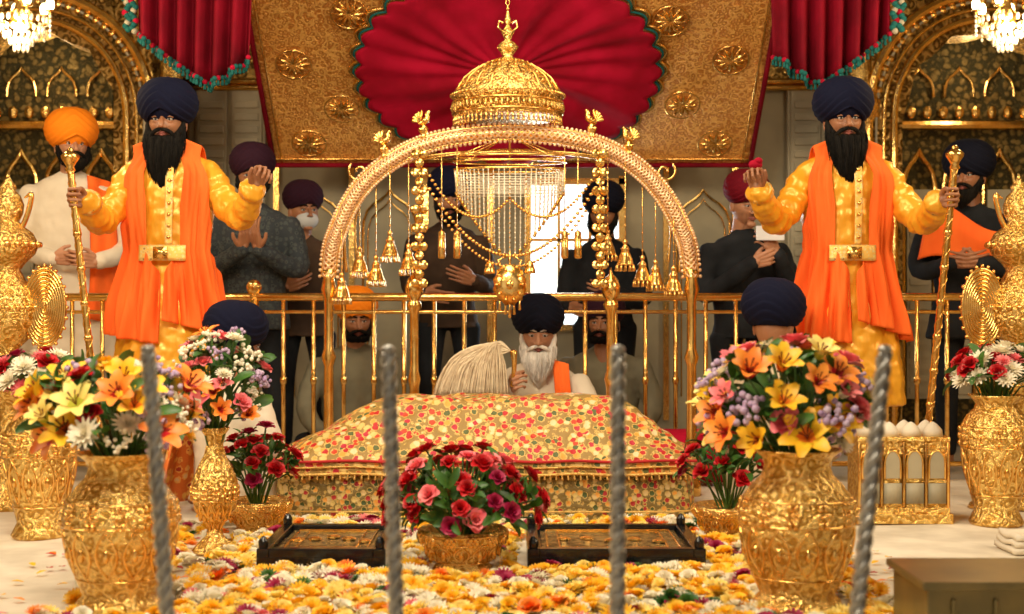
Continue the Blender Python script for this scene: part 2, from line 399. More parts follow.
b.tube([CP(-1.43,-.03,.01),CP(1.43,-.03,.01)],.016,0,6); b.tube([CP(-1.43,.02,.01),CP(1.43,.02,.01)],.008,1,6)
for (x,t) in ((-.98,.42),(.98,.45),(.86,1.05),(-.88,1.1),(-1.22,.75),(1.22,.78),(-1.2,.15),(1.2,.15)):
    for k in range(12):
        a=k*math.pi/6
        b.tube([CP(x,t,.012),CP(x+.05*math.cos(a),t+.05*math.sin(a),.02),CP(x+.09*math.cos(a),t+.09*math.sin(a),.01)],[.006,.014,.004],1,5)
    b.tube([CP(x+.1*math.cos(i*math.pi/12),t+.1*math.sin(i*math.pi/12),.012) for i in range(24)],.006,1,5,closed=True)
b.build('canopy_embroidery',[DRAPE,GOLD],parent=ey)
b=MB()
for x in(-1.4,1.4):
    b.tube([CP(x,-.03,0),(x,0,1.45)],.006,0,5); b.tube([CP(x,1.65,0),(x,CP(x,1.65,0)[1],1.45)],.006,0,5)
b.build('hanging_cords',GOLD,parent=ey)

def drape(x0,x1,xb,name):
    e=empty(name,(0,6.8,0))
    b=MB()
    def f(u,v):
        x=x0+(x1-x0)*u; zb=1.96+.42*abs((x-xb)/(x1-x0))**1.2
        z=3.19+(zb-3.19)*v; sq=1-.12*v
        xx=xb+(x-xb)*sq
        return (xx,.05*math.sin(u*40+v*1.5)*(.5+.5*v)-.04*v,z)
    b.surf(f,90,20); b.build('curtain',DRAPE,parent=e,solid=.006)
    b=MB()
    for i in range(46):
        p=f(i/45,1); b.sph((p[0],p[1]-.01,p[2]-.012),.013,0 if i%3 else 1,8,6); b.tube([(p[0],p[1]-.01,p[2]-.02),(p[0],p[1]-.012,p[2]-.045)],[.005,.009],0,6)
    edge=0. if x0<0 else 1.
    for i in range(60):
        p=f(edge,i/59); sx=-.02 if edge==0 else .02
        for q in range(2): b.sph((p[0]+sx*(1+1.6*q)+.010*math.sin(i*1.6),p[1]-.02,p[2]+.008*q),.016,(0,0,1,0,0,2)[(i+q*2)%6],8,6)
    b.build('pompom_border',[TEAL,REDV,PALE2],parent=e)
drape(-1.86,-1.24,-1.46,'maroon_drape')
drape(1.24,1.86,1.48,'maroon_drape')

# ------------------------------------------------------------------ railing
b=MB()
zt=.92
b.tube([(-2.55,7.05,zt),(2.55,7.05,zt)],.021,0,12)
b.tube([(-2.55,7.05,zt-.075),(2.55,7.05,zt-.075)],.010,0,8)
b.tube([(-2.55,7.05,.08),(2.55,7.05,.08)],.014,0,8)
x=-2.52
while x<2.54:
    b.tube([(x,7.05,.0),(x,7.05,zt)],.0115,0,8,round_=False)
    b.sph((x,7.05,.5),(.018,.018,.028),0,8,6)
    x+=.152
for x in(-2.55,-1.3,1.28,2.55):
    b.tube([(x,7.05,0),(x,7.05,zt+.02)],.026,0,12,round_=False); b.sph((x,7.05,zt+.05),.04,0,12,8)
b.build('gold_railing',GOLD)

# ------------------------------------------------------------------ palki arch
pk=empty('gilded_palki_arch',(0,6.4,0))
apts=[(-.837,1.037),(-.79,1.239),(-.69,1.419),(-.527,1.554),(-.324,1.635),(-.009,1.668),(.306,1.635),(.509,1.554),(.665,1.419),(.772,1.239),(.819,1.037)]
arc=cr([(-.84,0,.02),(-.84,0,.5)]+[(x,0,z) for x,z in apts]+[(.822,0,.5),(.822,0,.02)],14)
up_=[p for p in arc if p[2]>1.0]
def offs(path,o,y=0):
    out=[]
    for i,p in enumerate(path):
        t=path[min(i+1,len(path)-1)]-path[max(i-1,0)]; t=t/np.linalg.norm(t)
        nn=np.array([-t[2],0,t[0]]); out.append(p+nn*o+np.array([0,y,0]))
    return out
b=MB()
b.tube(up_,.024,1,12,sy=1.)
for ph in range(6):
    for dr in(1,-1):
        hel=[]
        for i in range(len(up_)*3-2):
            k=i//3; fr=(i%3)/3; p=up_[k]*(1-fr)+up_[min(k+1,len(up_)-1)]*fr
            t=up_[min(k+1,len(up_)-1)]-up_[max(k-1,0)]; t=t/np.linalg.norm(t); nn=np.array([-t[2],0,t[0]]); bb=np.array([0,1,0])
            a=dr*i*.30+ph*math.pi/3
            hel.append(p+.028*(nn*math.cos(a)+bb*math.sin(a)))
        b.tube(hel,.0042,0,4)
for o in(.031,-.031): 
    b.tube(offs(up_,o),.006,1,6)
    for p in offs(up_,o*1.3)[::1]: b.sph(p,.0085,0,6,5)
b.build('lattice_arch_band',[ARCHM,GOLD],parent=pk)
b=MB()
prof=[(.045,0),(.045,.06),(.03,.09),(.026,.2),(.034,.24),(.024,.28),(.022,.6),(.034,.64),(.022,.68),(.022,.9),(.036,.95),(.026,1.0),(.034,1.04)]
for x in(-.838,.821): b.lathe(prof,(x,0,0),0,16)
for x in(-.447,.452):
    b.lathe([(.04,0),(.04,.05),(.024,.08),(.022,.5),(.03,.54),(.02,.58),(.02,.84),(.034,.87),(.034,.885),(.022,.9),(.04,.93),(.043,.965),(.03,1.0),(.01,1.02),(.004,1.05)],(x,0,0),0,16)
b.build('turned_posts',GOLD,parent=pk)
b=MB()
inner=cr([(-.447,0.02,1.0),(-.45,.02,1.2),(-.40,.02,1.38),(-.27,.02,1.47),(0,.02,1.51),(.27,.02,1.47),(.40,.02,1.38),(.455,.02,1.2),(.452,.02,1.0)],8)
b.tube([(p[0]*1.72,.1,p[2]*.985+(.11 if p[2]>1.3 else .05)) for p in inner],.009,0,6)
b.tube([p*np.array([1.6,1,1])+np.array([0,.05,.08]) for p in inner],.006,0,6)
b.build('inner_arch_rods',GOLD,parent=pk)
def finial(b,x,z,s,fl):
    b.lathe([(.004,0),(.022,.008),(.010,.02),(.02,.035),(.024,.05),(.014,.065),(.006,.075)],(x,0,z),0,12,Mx=Matrix.Identity(4))
    b.tube(cr([(x-.018*fl,0,z+.075),(x+.004*fl,0,z+.085),(x+.018*fl,0,z+.10),(x+.018*fl,0,z+.125),(x+.03*fl,0,z+.128)],4),[.010]*4+[.016]*4+[.012]*4+[.008]*4+[.003],0,8)
    for k in range(5):
        a=math.radians(100+k*18); b.tube([(x-.015*fl,0,z+.08),(x+fl*math.cos(a)*.05,0,z+.08+math.sin(a)*.05)],[.004,.008],0,6)
b=MB()
for x,z,f in((-.585,1.545,1),(-.405,1.635,1),(.365,1.64,-1),(.535,1.56,-1)): finial(b,x,z,1,f)
for sx in(-1,1):
    c=np.array([sx*.70,0,1.49])
    b.tube([c+np.array([sx*(.012+.012*t)*math.cos(t*2.2),0,(.012+.012*t)*math.sin(t*2.2)]) for t in np.linspace(0,3.2,24)],[.006]*24,0,6)
b.build('bird_finials',GOLD,parent=pk)
def tassel(b,x,y,zt,zb,s=1):
    b.tube([(x,y,zt),(x,y,zb+.1*s)],.0024,0,5)
    for z in np.arange(zb+.12*s,zt,.04): b.sph((x,y,z),.0052,0,6,5)
    b.lathe([(.004,.10),(.012,.092),(.012,.08),(.007,.074),(.018,.060),(.022,.052),(.018,.046),(.030,.02),(.040,-.012),(.043,-.02),(.002,-.02)],(x,y,zb),1,16,flute=(16,.12))
    for k in range(12):
        a=k*math.pi/6; b.tube([(x+.040*s*math.cos(a),y+.040*s*math.sin(a),zb-.02),(x+.041*s*math.cos(a),y+.041*s*math.sin(a),zb-.045)],[.003,.006],0,5)
b=MB()
for px,zt_,zb_ in ((-.775,1.23,.93),(-.70,1.38,1.05),(-.625,1.46,1.01),(-.555,1.52,1.12),(-.47,1.55,1.06),(.44,1.56,1.13),(.515,1.53,1.08),(.60,1.47,1.01),(.66,1.40,.99),(.735,1.28,.96)):
    tassel(b,px,.035*((-1)**int(abs(px)*100)),zt_,zb_)
for px in (-.32,-.25,.30,.24):
    b.tube([(px,-.03,1.60),(px,-.03,1.2)],.0025,0,5); b.lathe([(.002,.13),(.016,.12),(.018,.01),(.014,0),(.002,0)],(px,-.03,1.09),1,12)
for sx,xx in((-1,-.42),(1,.40)):
    for k in range(15):
        z=1.565-k*.042
        for q in((0,) if k%2 else (-.018,.018)):
            b.lathe([(.003,0),(.019,.001),(.022,.004),(.019,.007),(.003,.009)],(0,0,0),1,12,Mx=Matrix.Translation((xx+q,-.05,z))@Matrix.Rotation(math.radians(90+U(-18,18)),4,'X')@Matrix.Rotation(U(-.3,.3),4,'Y'))
    b.tube([(xx,-.045,1.60),(xx,-.045,.95)],.003,0,5)
b.build('hanging_tassels',[GOLD,GOLD],parent=pk)

ch=empty('hanging_bead_chandelier',(-.01,6.42,0))
b=MB()
for z,r in((1.56,.25),(1.535,.26),(1.50,.255)):
    b.tube([(r*math.cos(a),.45*r*math.sin(a),z) for a in np.linspace(0,2*math.pi,49)[:-1]],.0055,0,6,closed=True)
for k in range(64):
    a=2*math.pi*k/64; x=.255*math.cos(a); y=.115*math.sin(a)
    L_=.40-.30*abs(x/.255)**1.3
    b.tube([(x,y,1.50),(x*.96,y,1.50-L_)],.0020,1,4)
    for z in np.arange(1.49,1.50-L_,-.022): b.sph((x*(1-.04*(1.5-z)/L_),y,z),.0044,(1 if k%3 else 0),5,4)
    b.sph((x*.96,y,1.49-L_),.009,0,6,5)
for k in range(8):
    b.tube([(.25*math.cos(a),.112*math.sin(a),1.47-k*.012) for a in np.linspace(0,2*math.pi,41)[:-1]],.0018,1,4,closed=True)
b.tube([(0,0,1.56),(0,0,1.71)],.006,0,6)
for k in range(8):
    a=2*math.pi*k/8; b.tube([(.25*math.cos(a),.11*math.sin(a),1.56),(0,0,1.66)],.003,0,4)
def swag(b,p0,p1,sag,n,r,m):
    for i in range(n):
        t=i/(n-1); x=p0[0]+(p1[0]-p0[0])*t; y=p0[1]+(p1[1]-p0[1])*t; z=p0[2]+(p1[2]-p0[2])*t-sag*4*t*(1-t)
        b.sph((x,y,z),(r,r,r*.8),m,6,5)
swag(b,(-.36,-.14,1.40),(.38,-.14,1.40),.30,50,.010,0)
swag(b,(-.32,-.15,1.30),(.34,-.15,1.30),.25,44,.0085,0)
swag(b,(-.36,-.13,1.46),(0,-.13,1.36),.13,30,.009,0); swag(b,(0,-.13,1.36),(.38,-.13,1.46),.13,30,.009,0)
b.tube([(0,-.14,1.12),(0,-.14,1.02)],.006,0,6)
b.lathe([(.002,-.012),(.03,-.01),(.05,-.012),(.074,-.006),(.074,.006),(.03,.014),(.002,.016)],(0,0,0),0,24,flute=(12,.12),Mx=Matrix.Translation((0,-.15,.97))@Matrix.Rotation(math.pi/2,4,'X')@Matrix.Scale(1.25,4,(0,1,0)))
for k in range(10):
    a=math.pi*2*k/10; b.sph((.058*math.cos(a),-.168,.97+.07*math.sin(a)),.008,0,6,5)
b.sph((0,-.168,.97),(.016,.008,.022),0,8,6)
for x,l in((-.045,.04),(-.02,.06),(0,.075),(.02,.06),(.045,.04)):
    b.tube([(x,-.15,.90),(x,-.15,.90-l)],[.003,.008],0,6)
for sx in(-1,1):
    b.lathe([(.002,.08),(.014,.075),(.026,.03),(.026,.02),(.002,.02)],(sx*.09,-.14,1.0),0,10)
    b.tube([(sx*.09,-.14,1.08),(sx*.09,-.14,1.13)],.003,0,5)
    b.tube([(sx*.03,-.14,1.02),(sx*.05,-.14,1.08),(sx*.02,-.14,1.10)],[.004,.008,.003],0,6)
b.build('beads_and_pendant',[GOLD,CRYSTAL],parent=ch)

cu=empty('golden_chhatar_umbrella',(-.02,6.5,0))
b=MB()
b.lathe([(.245,1.745),(.252,1.75),(.250,1.835),(.262,1.842),(.255,1.855),(.235,1.88),(.205,1.92),(.165,1.955),(.12,1.985),(.075,2.005),(.04,2.02),(.022,2.035),(.035,2.055),(.05,2.075),(.035,2.095),(.014,2.11),(.022,2.13),(.03,2.145),(.018,2.165),(.008,2.18),(.016,2.20),(.010,2.22),(.004,2.25)],(0,0,0),0,64,flute=(32,.03))
for k in range(64):
    a=2*math.pi*k/64; c,s_=math.cos(a),math.sin(a)
    b.tube([(.25*c,.25*s_,1.75),(.25*c,.25*s_,1.72)],[.003,.006],1,5); b.sph((.25*c,.25*s_,1.712),.007,1,6,5)
    b.sph((.257*c,.257*s_,1.79),(.008,.008,.018),0,6,5); b.sph((.262*c,.262*s_,1.848),.008,1,6,5)
for z,r in((1.765,.256),(1.815,.256)):
    b.tube([(r*math.cos(i*math.pi/32),r*math.sin(i*math.pi/32),z) for i in range(64)],.005,1,5,closed=True)
for k in range(20):
    a=2*math.pi*k/20
    b.tube([(r*math.cos(a),r*math.sin(a),z) for r,z in((.245,1.87),(.21,1.925),(.168,1.96),(.12,1.99),(.06,2.015))],.0045,1,5)
for r,z,n in((.225,1.90,40),(.19,1.94,32),(.145,1.975,24),(.098,2.0,16)):
    for k in range(n):
        a=2*math.pi*k/n; b.sph((r*math.cos(a),r*math.sin(a),z),.007,1,5,4)
for sx in(-1,1):
    b.tube([(sx*.012,0,2.14),(sx*.045,0,2.17),(sx*.04,0,2.20),(sx*.02,0,2.19)],.005,1,5)
z=2.25
while z<3.19:
    b.tube([(0,0,z),(0,0,z+.02)],.007,1,6); b.tube([(.009*math.cos(t),0,z+.035+.016*math.sin(t)) for t in np.linspace(0,6.28,9)[:-1]],.003,1,4,closed=True); z+=.05
b.build('chhatar',[GOLDE,GOLD],parent=cu)

# ------------------------------------------------------------------ manji cloth with scripture
mj=empty('draped_scripture_platform',(-.06,5.95,0))
def sq(a,hx,hy,p=5):
    c,s_=math.cos(a),math.sin(a); q=(abs(c)**p+abs(s_)**p)**(-1/p); return hx*c*q,hy*s_*q
def loft(b,rows,n=200,w=.006,m=0,zw=.004):
    vs=[];fs=[]
    for j,(ox,oy,z,hx,hy,p) in enumerate(rows):
        for k in range(n):
            a=2*math.pi*k/n; x,y=sq(a,hx,hy,p); wr=1+w*math.sin(a*23+j*.3)+w*.6*math.sin(a*41+j)
            vs.append((ox+x*wr,oy+y*wr,z+zw*math.sin(x*17+y*13+j*.5)+zw*.7*math.sin(x*37-j)))
    K=len(rows)
    for i in range(K-1):
        for k in range(n): fs.append((i*n+k,i*n+(k+1)%n,(i+1)*n+(k+1)%n,(i+1)*n+k))
    fs.append(tuple((K-1)*n+k for k in range(n)))
    b.add(vs,fs,m)
b=MB(); loft(b,[(-.05,0,.014,.855,.33,9),(-.05,0,.08,.85,.325,9),(-.05,0,.16,.845,.32,9),(-.05,0,.24,.84,.315,9)],w=.013,zw=.001); b.build('skirt_cloth',RUM2,parent=mj)
b=MB(); rows=[]
for t in np.linspace(0,1,14):
    hx=.87-(.87-.53)*t; hy=.345-(.345-.17)*t; z=.255+.222*(t**.9)-.014*math.sin(math.pi*t)
    rows.append((-.05+.06*t,.0+.02*t,z,hx,hy,8-4*t))
rows=[(-.05,0,.195,.875,.345,9),(-.05,0,.225,.873,.345,9)]+rows+[(.01,.02,.487,.48,.14,4),(.01,.02,.492,.36,.09,4)]
loft(b,rows,w=.006,zw=.007); b.build('embroidered_cover',RUM,parent=mj)
b=MB()
for z,hx,hy,r,m in((.200,.882,.352,.006,0),(.252,.878,.352,.006,1),(.228,.882,.352,.004,0)):
    b.tube([(-.05+sq(a,hx,hy,9)[0],sq(a,hx,hy,9)[1],z+.003*math.sin(a*20)) for a in np.linspace(0,2*math.pi,181)[:-1]],r,m,5,closed=True)
for k in range(260):
    a=2*math.pi*k/260; x,y=sq(a,.882,.352,9); b.tube([(-.05+x,y,.2),(-.05+x*1.004,y*1.004,.18)],[.003,.005],0,4)
b.tube([(-.05+sq(a,.872,.346,9)[0],sq(a,.872,.346,9)[1],.05) for a in np.linspace(0,2*math.pi,181)[:-1]],.004,0,5,closed=True)
b.build('cover_trim',[FRINGE,REDB],parent=mj)

# ------------------------------------------------------------------ flowers
def petal(L_,w,tilt,cup=.3,curl=.0,n=4):
    vs=[]; 
    for j in range(n+1):
        t=j/n; ww=w*math.sin(math.pi*(.12+.80*t))**.8; 
        y=sum(math.cos(tilt-curl*(k/n)**1.5)*L_/n for k in range(j)); z=sum(math.sin(tilt-curl*(k/n)**1.5)*L_/n for k in range(j))
        for i in(-1,0,1):
            vs.append((i*ww,y,z+cup*ww*abs(i)))
    fs=[(j*3+i,j*3+i+1,(j+1)*3+i+1,(j+1)*3+i) for j in range(n) for i in range(2)]
    return np.array(vs),fs
class T: pass
def template(parts):
    v=[];f=[];m=[];n=0
    for vs,fs,ms in parts:
        v.append(vs); f+= [tuple(i+n for i in q) for q in fs]; m+= ms if isinstance(ms,list) else [ms]*len(fs); n+=len(vs)
    t=T(); t.v=np.concatenate(v); t.f=f; t.m=m; return t
def rotz(vs,a):
    c,s_=math.cos(a),math.sin(a); A=np.array([[c,-s_,0],[s_,c,0],[0,0,1]]); return vs@A.T
def t_rose():
    P=[]
    for L_,w,tilt,curl,n,off in((.35,.22,1.5,-.4,3,0),(.55,.32,1.35,-.2,4,.05),(.72,.40,1.1,.3,5,.08),(.85,.46,.75,.7,5,.1),(.9,.48,.35,.9,5,.1)):
        for k in range(n):
            vs,fs=petal(L_,w,tilt,.5,curl,3); vs=vs+np.array([0,off,0]); P.append((rotz(vs,2*math.pi*(k+.5*R())/n+L_*9),fs,0))
    return template(P)
def t_lily(op=.95):
    P=[]
    for k in range(6):
        vs,fs=petal(1.2,.30,op+.1*(k%2),.35,1.1,6); P.append((rotz(vs,math.pi/3*k),fs,[1]*4+[0]*8))
    mb=MB()
    for k in range(5):
        a=2*math.pi*k/5; mb.tube([(0,0,.1),(.12*math.cos(a),.12*math.sin(a),.55),(.24*math.cos(a),.24*math.sin(a),.8)],[.02,.02,.045],0,4)
    P.append((np.concatenate(mb.v),mb.f,2))
    return template(P)
def t_mum():
    P=[]
    for L_,tilt,n in((.95,.15,14),(.85,.5,13),(.65,.9,10),(.45,1.25,7)):
        for k in range(n):
            vs,fs=petal(L_,.14,tilt,.4,-.3,2); P.append((rotz(vs,2*math.pi*(k+.3*R())/n+L_*5),fs,0))
    return template(P)
def t_fill():
    P=[]
    for k in range(22):
        mb=MB(); mb.sph((U(-.7,.7),U(-.7,.7),U(-.1,.7)),U(.11,.2),0,5,4); P.append((np.concatenate(mb.v),mb.f,0))
    return template(P)
def t_leaf():
    vs,fs=petal(2.2,.42,1.0,.5,.9,6); return template([(vs,fs,0)])
TP={'rose':[t_rose() for _ in range(3)],'lily':[t_lily(.95),t_lily(1.15),t_lily(.8)],'mum':[t_mum() for _ in range(2)],'fill':[t_fill() for _ in range(3)],'leaf':[t_leaf()]}
def put(b,kind,pos,nrm_,size,mats):
    t=random.choice(TP[kind]); z=Vector(nrm_).normalized(); q=z.to_track_quat('Z','Y').to_matrix().to_4x4()
    Mx=Matrix.Translation(pos)@q@Matrix.Rotation(U(0,6.28),4,'Z')@Matrix.Scale(size*U(.85,1.15),4)
    b.add(t.v,t.f,[mats[i%len(mats)] if i<len(mats) else mats[-1] for i in t.m],Mx)
def bouquet(parent,c,r,base,spec,leaves=40,low=-.25,lsize=.045):
    b=MB(); items=[]
    for kind,mats,cnt,size in spec: items+= [(kind,mats,size)]*cnt
    random.shuffle(items); n=len(items); ga=math.pi*(3-5**.5); base=np.array(base)
    for i,(kind,mats,size) in enumerate(items):
        zz=1-(1-low)*(i+.5)/n; rr=math.sqrt(max(0,1-zz*zz)); a=i*ga+U(-.25,.25)
        k=U(.80,1.06)
        p=np.array([c[0]+r[0]*rr*math.cos(a)*k,c[1]+r[1]*rr*math.sin(a)*k,c[2]+r[2]*zz*k])
        dr=(p-base); dr=dr/np.linalg.norm(dr)
        if kind=='lily': dr=dr*.9+np.array([U(-.5,.5),-.4,U(-.2,.5)])
        put(b,kind,p,dr,size,mats)
        mid=(p+base)/2+np.array([0,0,.02]); b.tube([base+np.array([U(-.02,.02),U(-.02,.02),-.06]),mid,p],.0035,7,4)
    for i in range(leaves):
        a=U(0,6.28); zz=U(low,.9); rr=math.sqrt(max(0,1-zz*zz)); k=U(.4,.92)
        p=np.array([c[0]+r[0]*rr*math.cos(a)*k,c[1]+r[1]*rr*math.sin(a)*k,c[2]+r[2]*zz*k])
        dr=p-base; dr=dr/np.linalg.norm(dr)+np.array([U(-.5,.5),U(-.5,.5),U(-.5,.2)])
        put(b,'leaf',p,dr,lsize,[6 if R()<.7 else 7])
    return b.build('bouquet',FL,parent=parent,recalc=False)
VASE_A=[(.01,0),(.115,0),(.128,.012),(.120,.03),(.105,.045),(.118,.075),(.145,.15),(.162,.22),(.166,.27),(.155,.32),(.125,.36),(.100,.385),(.092,.41),(.100,.435),(.122,.452),(.126,.458),(.115,.458),(.085,.43),(.01,.42)]
VASE_B=[(.01,0),(.072,0),(.078,.01),(.06,.03),(.03,.06),(.022,.085),(.035,.11),(.065,.15),(.080,.20),(.078,.25),(.058,.30),(.036,.345),(.028,.38),(.034,.41),(.052,.438),(.048,.44),(.025,.42),(.01,.40)]
VASE_C=[(.01,0),(.10,0),(.108,.012),(.095,.04),(.085,.06),(.105,.14),(.130,.25),(.142,.34),(.140,.39),(.115,.44),(.085,.47),(.08,.49),(.10,.515),(.112,.525),(.10,.525),(.07,.50),(.01,.49)]
BOWL=[(.01,0),(.085,0),(.09,.01),(.075,.03),(.10,.06),(.125,.10),(.13,.125),(.122,.13),(.10,.11),(.01,.10)]
def vase(name,loc,prof,s=1.,flute=(24,.02)):
    e=empty(name,loc)
    b=MB(); b.lathe([(r*s,z*s) for r,z in prof],(0,0,0),0,96,flute=flute)
    rm=max(r for r,z in prof[:-4])
    zi=[z for r,z in prof if r==rm][0]
    zz=np.array([z for r,z in prof[1:-3]]); rr=np.array([r for r,z in prof[1:-3]])
    o=np.argsort(zz); zz=zz[o]; rr=rr[o]
    ra=lambda z: float(np.interp(z,zz,rr))
    for k in range(12):
        a0=2*math.pi*k/12
        for sgn in(1,-1):
            P=[]
            for t in np.linspace(0,1,9):
                z=zi*(.40+.50*t); a=a0+sgn*.20*math.sin(math.pi*t); q=ra(z)*s+.001
                P.append((q*math.cos(a),q*math.sin(a),z*s))
            b.tube(P,[.002+.003*math.sin(math.pi*t)*s for t in np.linspace(0.05,.95,9)],1,5)
        a1=a0+math.pi/12
        for k2 in range(6):
            th=k2*math.pi/3; z=zi*(1.05+.10*math.sin(th)); a=a1+.10*math.cos(th); q=ra(z)*s+.001
            b.sph((q*math.cos(a),q*math.sin(a),z*s),(.008*s,.008*s,.011*s),1,6,5)
        z=zi*1.05; q=ra(z)*s+.002; b.sph((q*math.cos(a1),q*math.sin(a1),z*s),.006*s,1,6,5)
        z=zi*.65; q=ra(z)*s+.001; b.sph((q*math.cos(a0),q*math.sin(a0),z*s),(.009*s,.009*s,.02*s),1,6,5)
    for t in(.36,.93,1.18):
        z=zi*t; q=ra(z)*s
        b.tube([(q*math.cos(i*math.pi/24),q*math.sin(i*math.pi/24),z*s) for i in range(48)],.0035*s,1,6,closed=True)
    b.build('vase',[GOLDE,GOLD],parent=e)
    return e
Y,O,Rd,Pk,W,Pu,Mg,Li,PY=3,4,0,1,2,5,9,10,11
e=vase('flower_vase',(-1.118,4.0,0.008),VASE_A,.98)
bouquet(e,(-.01,0,.55),(.215,.2,.145),(0,0,.40),[('lily',[Y,O,8],11,.068),('lily',[O,Rd,8],8,.066),('lily',[PY,Li,8],6,.062),('mum',[W],8,.048),('fill',[Pu],10,.052),('mum',[Y],7,.042),('rose',[Rd],6,.038),('fill',[W],5,.04)],95,-.5)
e=vase('flower_vase',(.815,4.0,0.008),VASE_A,1.0)
bouquet(e,(-.04,0,.58),(.225,.2,.175),(0,0,.40),[('lily',[Y,O,8],10,.07),('lily',[O,Rd,8],9,.068),('lily',[PY,Li,8],7,.064),('rose',[Pk],8,.046),('fill',[Pu],15,.058),('mum',[Y],6,.042),('lily',[Pk,W,8],5,.06),('mum',[W],5,.042)],130,-.65)
e=vase('slender_flower_vase',(-1.045,4.92,0.008),VASE_B,1.0,flute=(16,.06))
bouquet(e,(.01,0,.60),(.155,.13,.175),(0,0,.42),[('lily',[Pk,W,8],8,.055),('rose',[Pk],8,.040),('mum',[W],8,.038),('fill',[Pu],10,.046),('fill',[W],10,.040),('mum',[Y],3,.03),('lily',[O,Rd,8],4,.05)],50,-.8)
e=vase('tall_flower_vase',(-1.77,5.25,0.008),VASE_C,.97)
bouquet(e,(0,0,.57),(.17,.15,.12),(0,0,.48),[('mum',[W],15,.050),('rose',[Rd],10,.042),('mum',[Pk],8,.042),('rose',[Mg],5,.04)],30,-.1)
e=vase('tall_flower_vase',(1.92,5.55,0.008),VASE_C,.98)
bouquet(e,(0,0,.58),(.175,.15,.12),(0,0,.48),[('mum',[W],22,.052),('rose',[Rd],14,.042),('mum',[Pk],5,.04)],30,-.1)
e=vase('rose_bowl',(-.16,4.55,.008),BOWL,1.12)
bouquet(e,(0,0,.19),(.255,.2,.215),(0,0,.14),[('rose',[Rd],32,.038),('rose',[Mg],8,.036),('rose',[Pk],10,.040)],190,-.1,.034)
e=vase('rose_bowl',(-.97,5.33,.008),BOWL,1.0)
bouquet(e,(0,0,.22),(.15,.13,.18),(0,0,.13),[('rose',[Rd],18,.038),('rose',[Mg],5,.036),('mum',[W],2,.03)],70,-.1,.034)
e=vase('rose_bowl',(.80,5.2,.008),BOWL,1.0)
bouquet(e,(0,0,.24),(.16,.13,.20),(0,0,.13),[('rose',[Rd],18,.038),('rose',[Mg],5,.036),('mum',[W],2,.03)],70,-.1,.034)

b=MB()
def blocked(x,y):
    for cx,cy,r in((-1.118,4.0,.17),(.815,4.0,.17),(-1.045,4.92,.11),(-.16,4.55,.14),(-.97,5.33,.13),(.80,5.2,.13)):
        if (x-cx)**2+(y-cy)**2<r*r: return True
    return (-.87<x<-.37 and 4.5<y<5.12) or (.01<x<.67 and 4.5<y<5.12) or (.90<x and y<3.68)
cnt=0
while cnt<3000:
    y=U(3.5,5.55); x=U(-1.32,1.12)
    if abs(x)>1.0 and R()<.6: continue
    if blocked(x,y): continue
    cnt+=1
    cl=math.sin(x*9+1)*math.cos(y*11)+.6*math.sin(x*23+y*17)
    r=R()
    if cl>.1: m=Y if r<.62 else (PY if r<.84 else (W if r<.94 else O))
    elif cl<-.7: m=W if r<.60 else (Mg if r<.82 else (Pk if r<.86 else 6))
    else: m=W if r<.30 else (PY if r<.58 else (Y if r<.88 else (O if r<.93 else (6 if r<.96 else Mg))))
    k='mum' if R()<.75 else 'rose'
    put(b,k,(x,y,.014+.02*R()),(U(-.5,.5),U(-.8,.3),1),U(.024,.040),[m])
for i in range(420):
    x=U(-1.6,1.3); y=U(3.7,5.5)
    if blocked(x,y): continue
    vs,fs=petal(.035,.012,.2,.3,.3,2); b.add(vs,fs,random.choice([Y,O,Rd,Pk,Y]),Matrix.Translation((x,y,.014))@Matrix.Rotation(U(0,6),4,'Z'))
b.build('scattered_blossoms',FL,recalc=False)

def tray(x0,x1,y0,y1):
    cx,cy=(x0+x1)/2,(y0+y1)/2; e=empty('glass_topped_black_tray',(cx,cy,.01)); w,dp=x1-x0,y1-y0
    b=MB(); b.box((0,0,.025),(w,dp,.05))
    for sx in(-1,1): b.box((sx*(w/2-.02),0,.06),(.04,dp,.03))
    for sy in(-1,1): b.box((0,sy*(dp/2-.02),.06),(w-.08,.04,.03))
    for sx in(-1,1):
        for sy in(-1,1): b.lathe([(.0,.0),(.016,.0),(.018,.02),(.01,.035),(.0,.04)],(sx*(w/2-.02),sy*(dp/2-.02),.075),0,10)
    b.build('frame',BLACKL,parent=e,smooth=False,bevel=.005)
    b=MB(); b.box((0,0,.054),(w-.1,dp-.1,.008),0)
    for q in(.07,.11):
        for sx in(-1,1): b.tube([(sx*(w/2-q),-dp/2+q,.06),(sx*(w/2-q),dp/2-q,.06)],.004,1,5)
        for sy in(-1,1): b.tube([(-w/2+q,sy*(dp/2-q),.06),(w/2-q,sy*(dp/2-q),.06)],.004,1,5)
    for k in range(5):
        b.sph((-w*.28+k*w*.14,U(-.05,.05),.062),(.025,.03,.008),1,10,6)
    b.build('inlay_panel',[INLAY,GOLD],parent=e,smooth=False)
tray(-.83,-.41,4.54,5.08); tray(.05,.63,4.54,5.08)

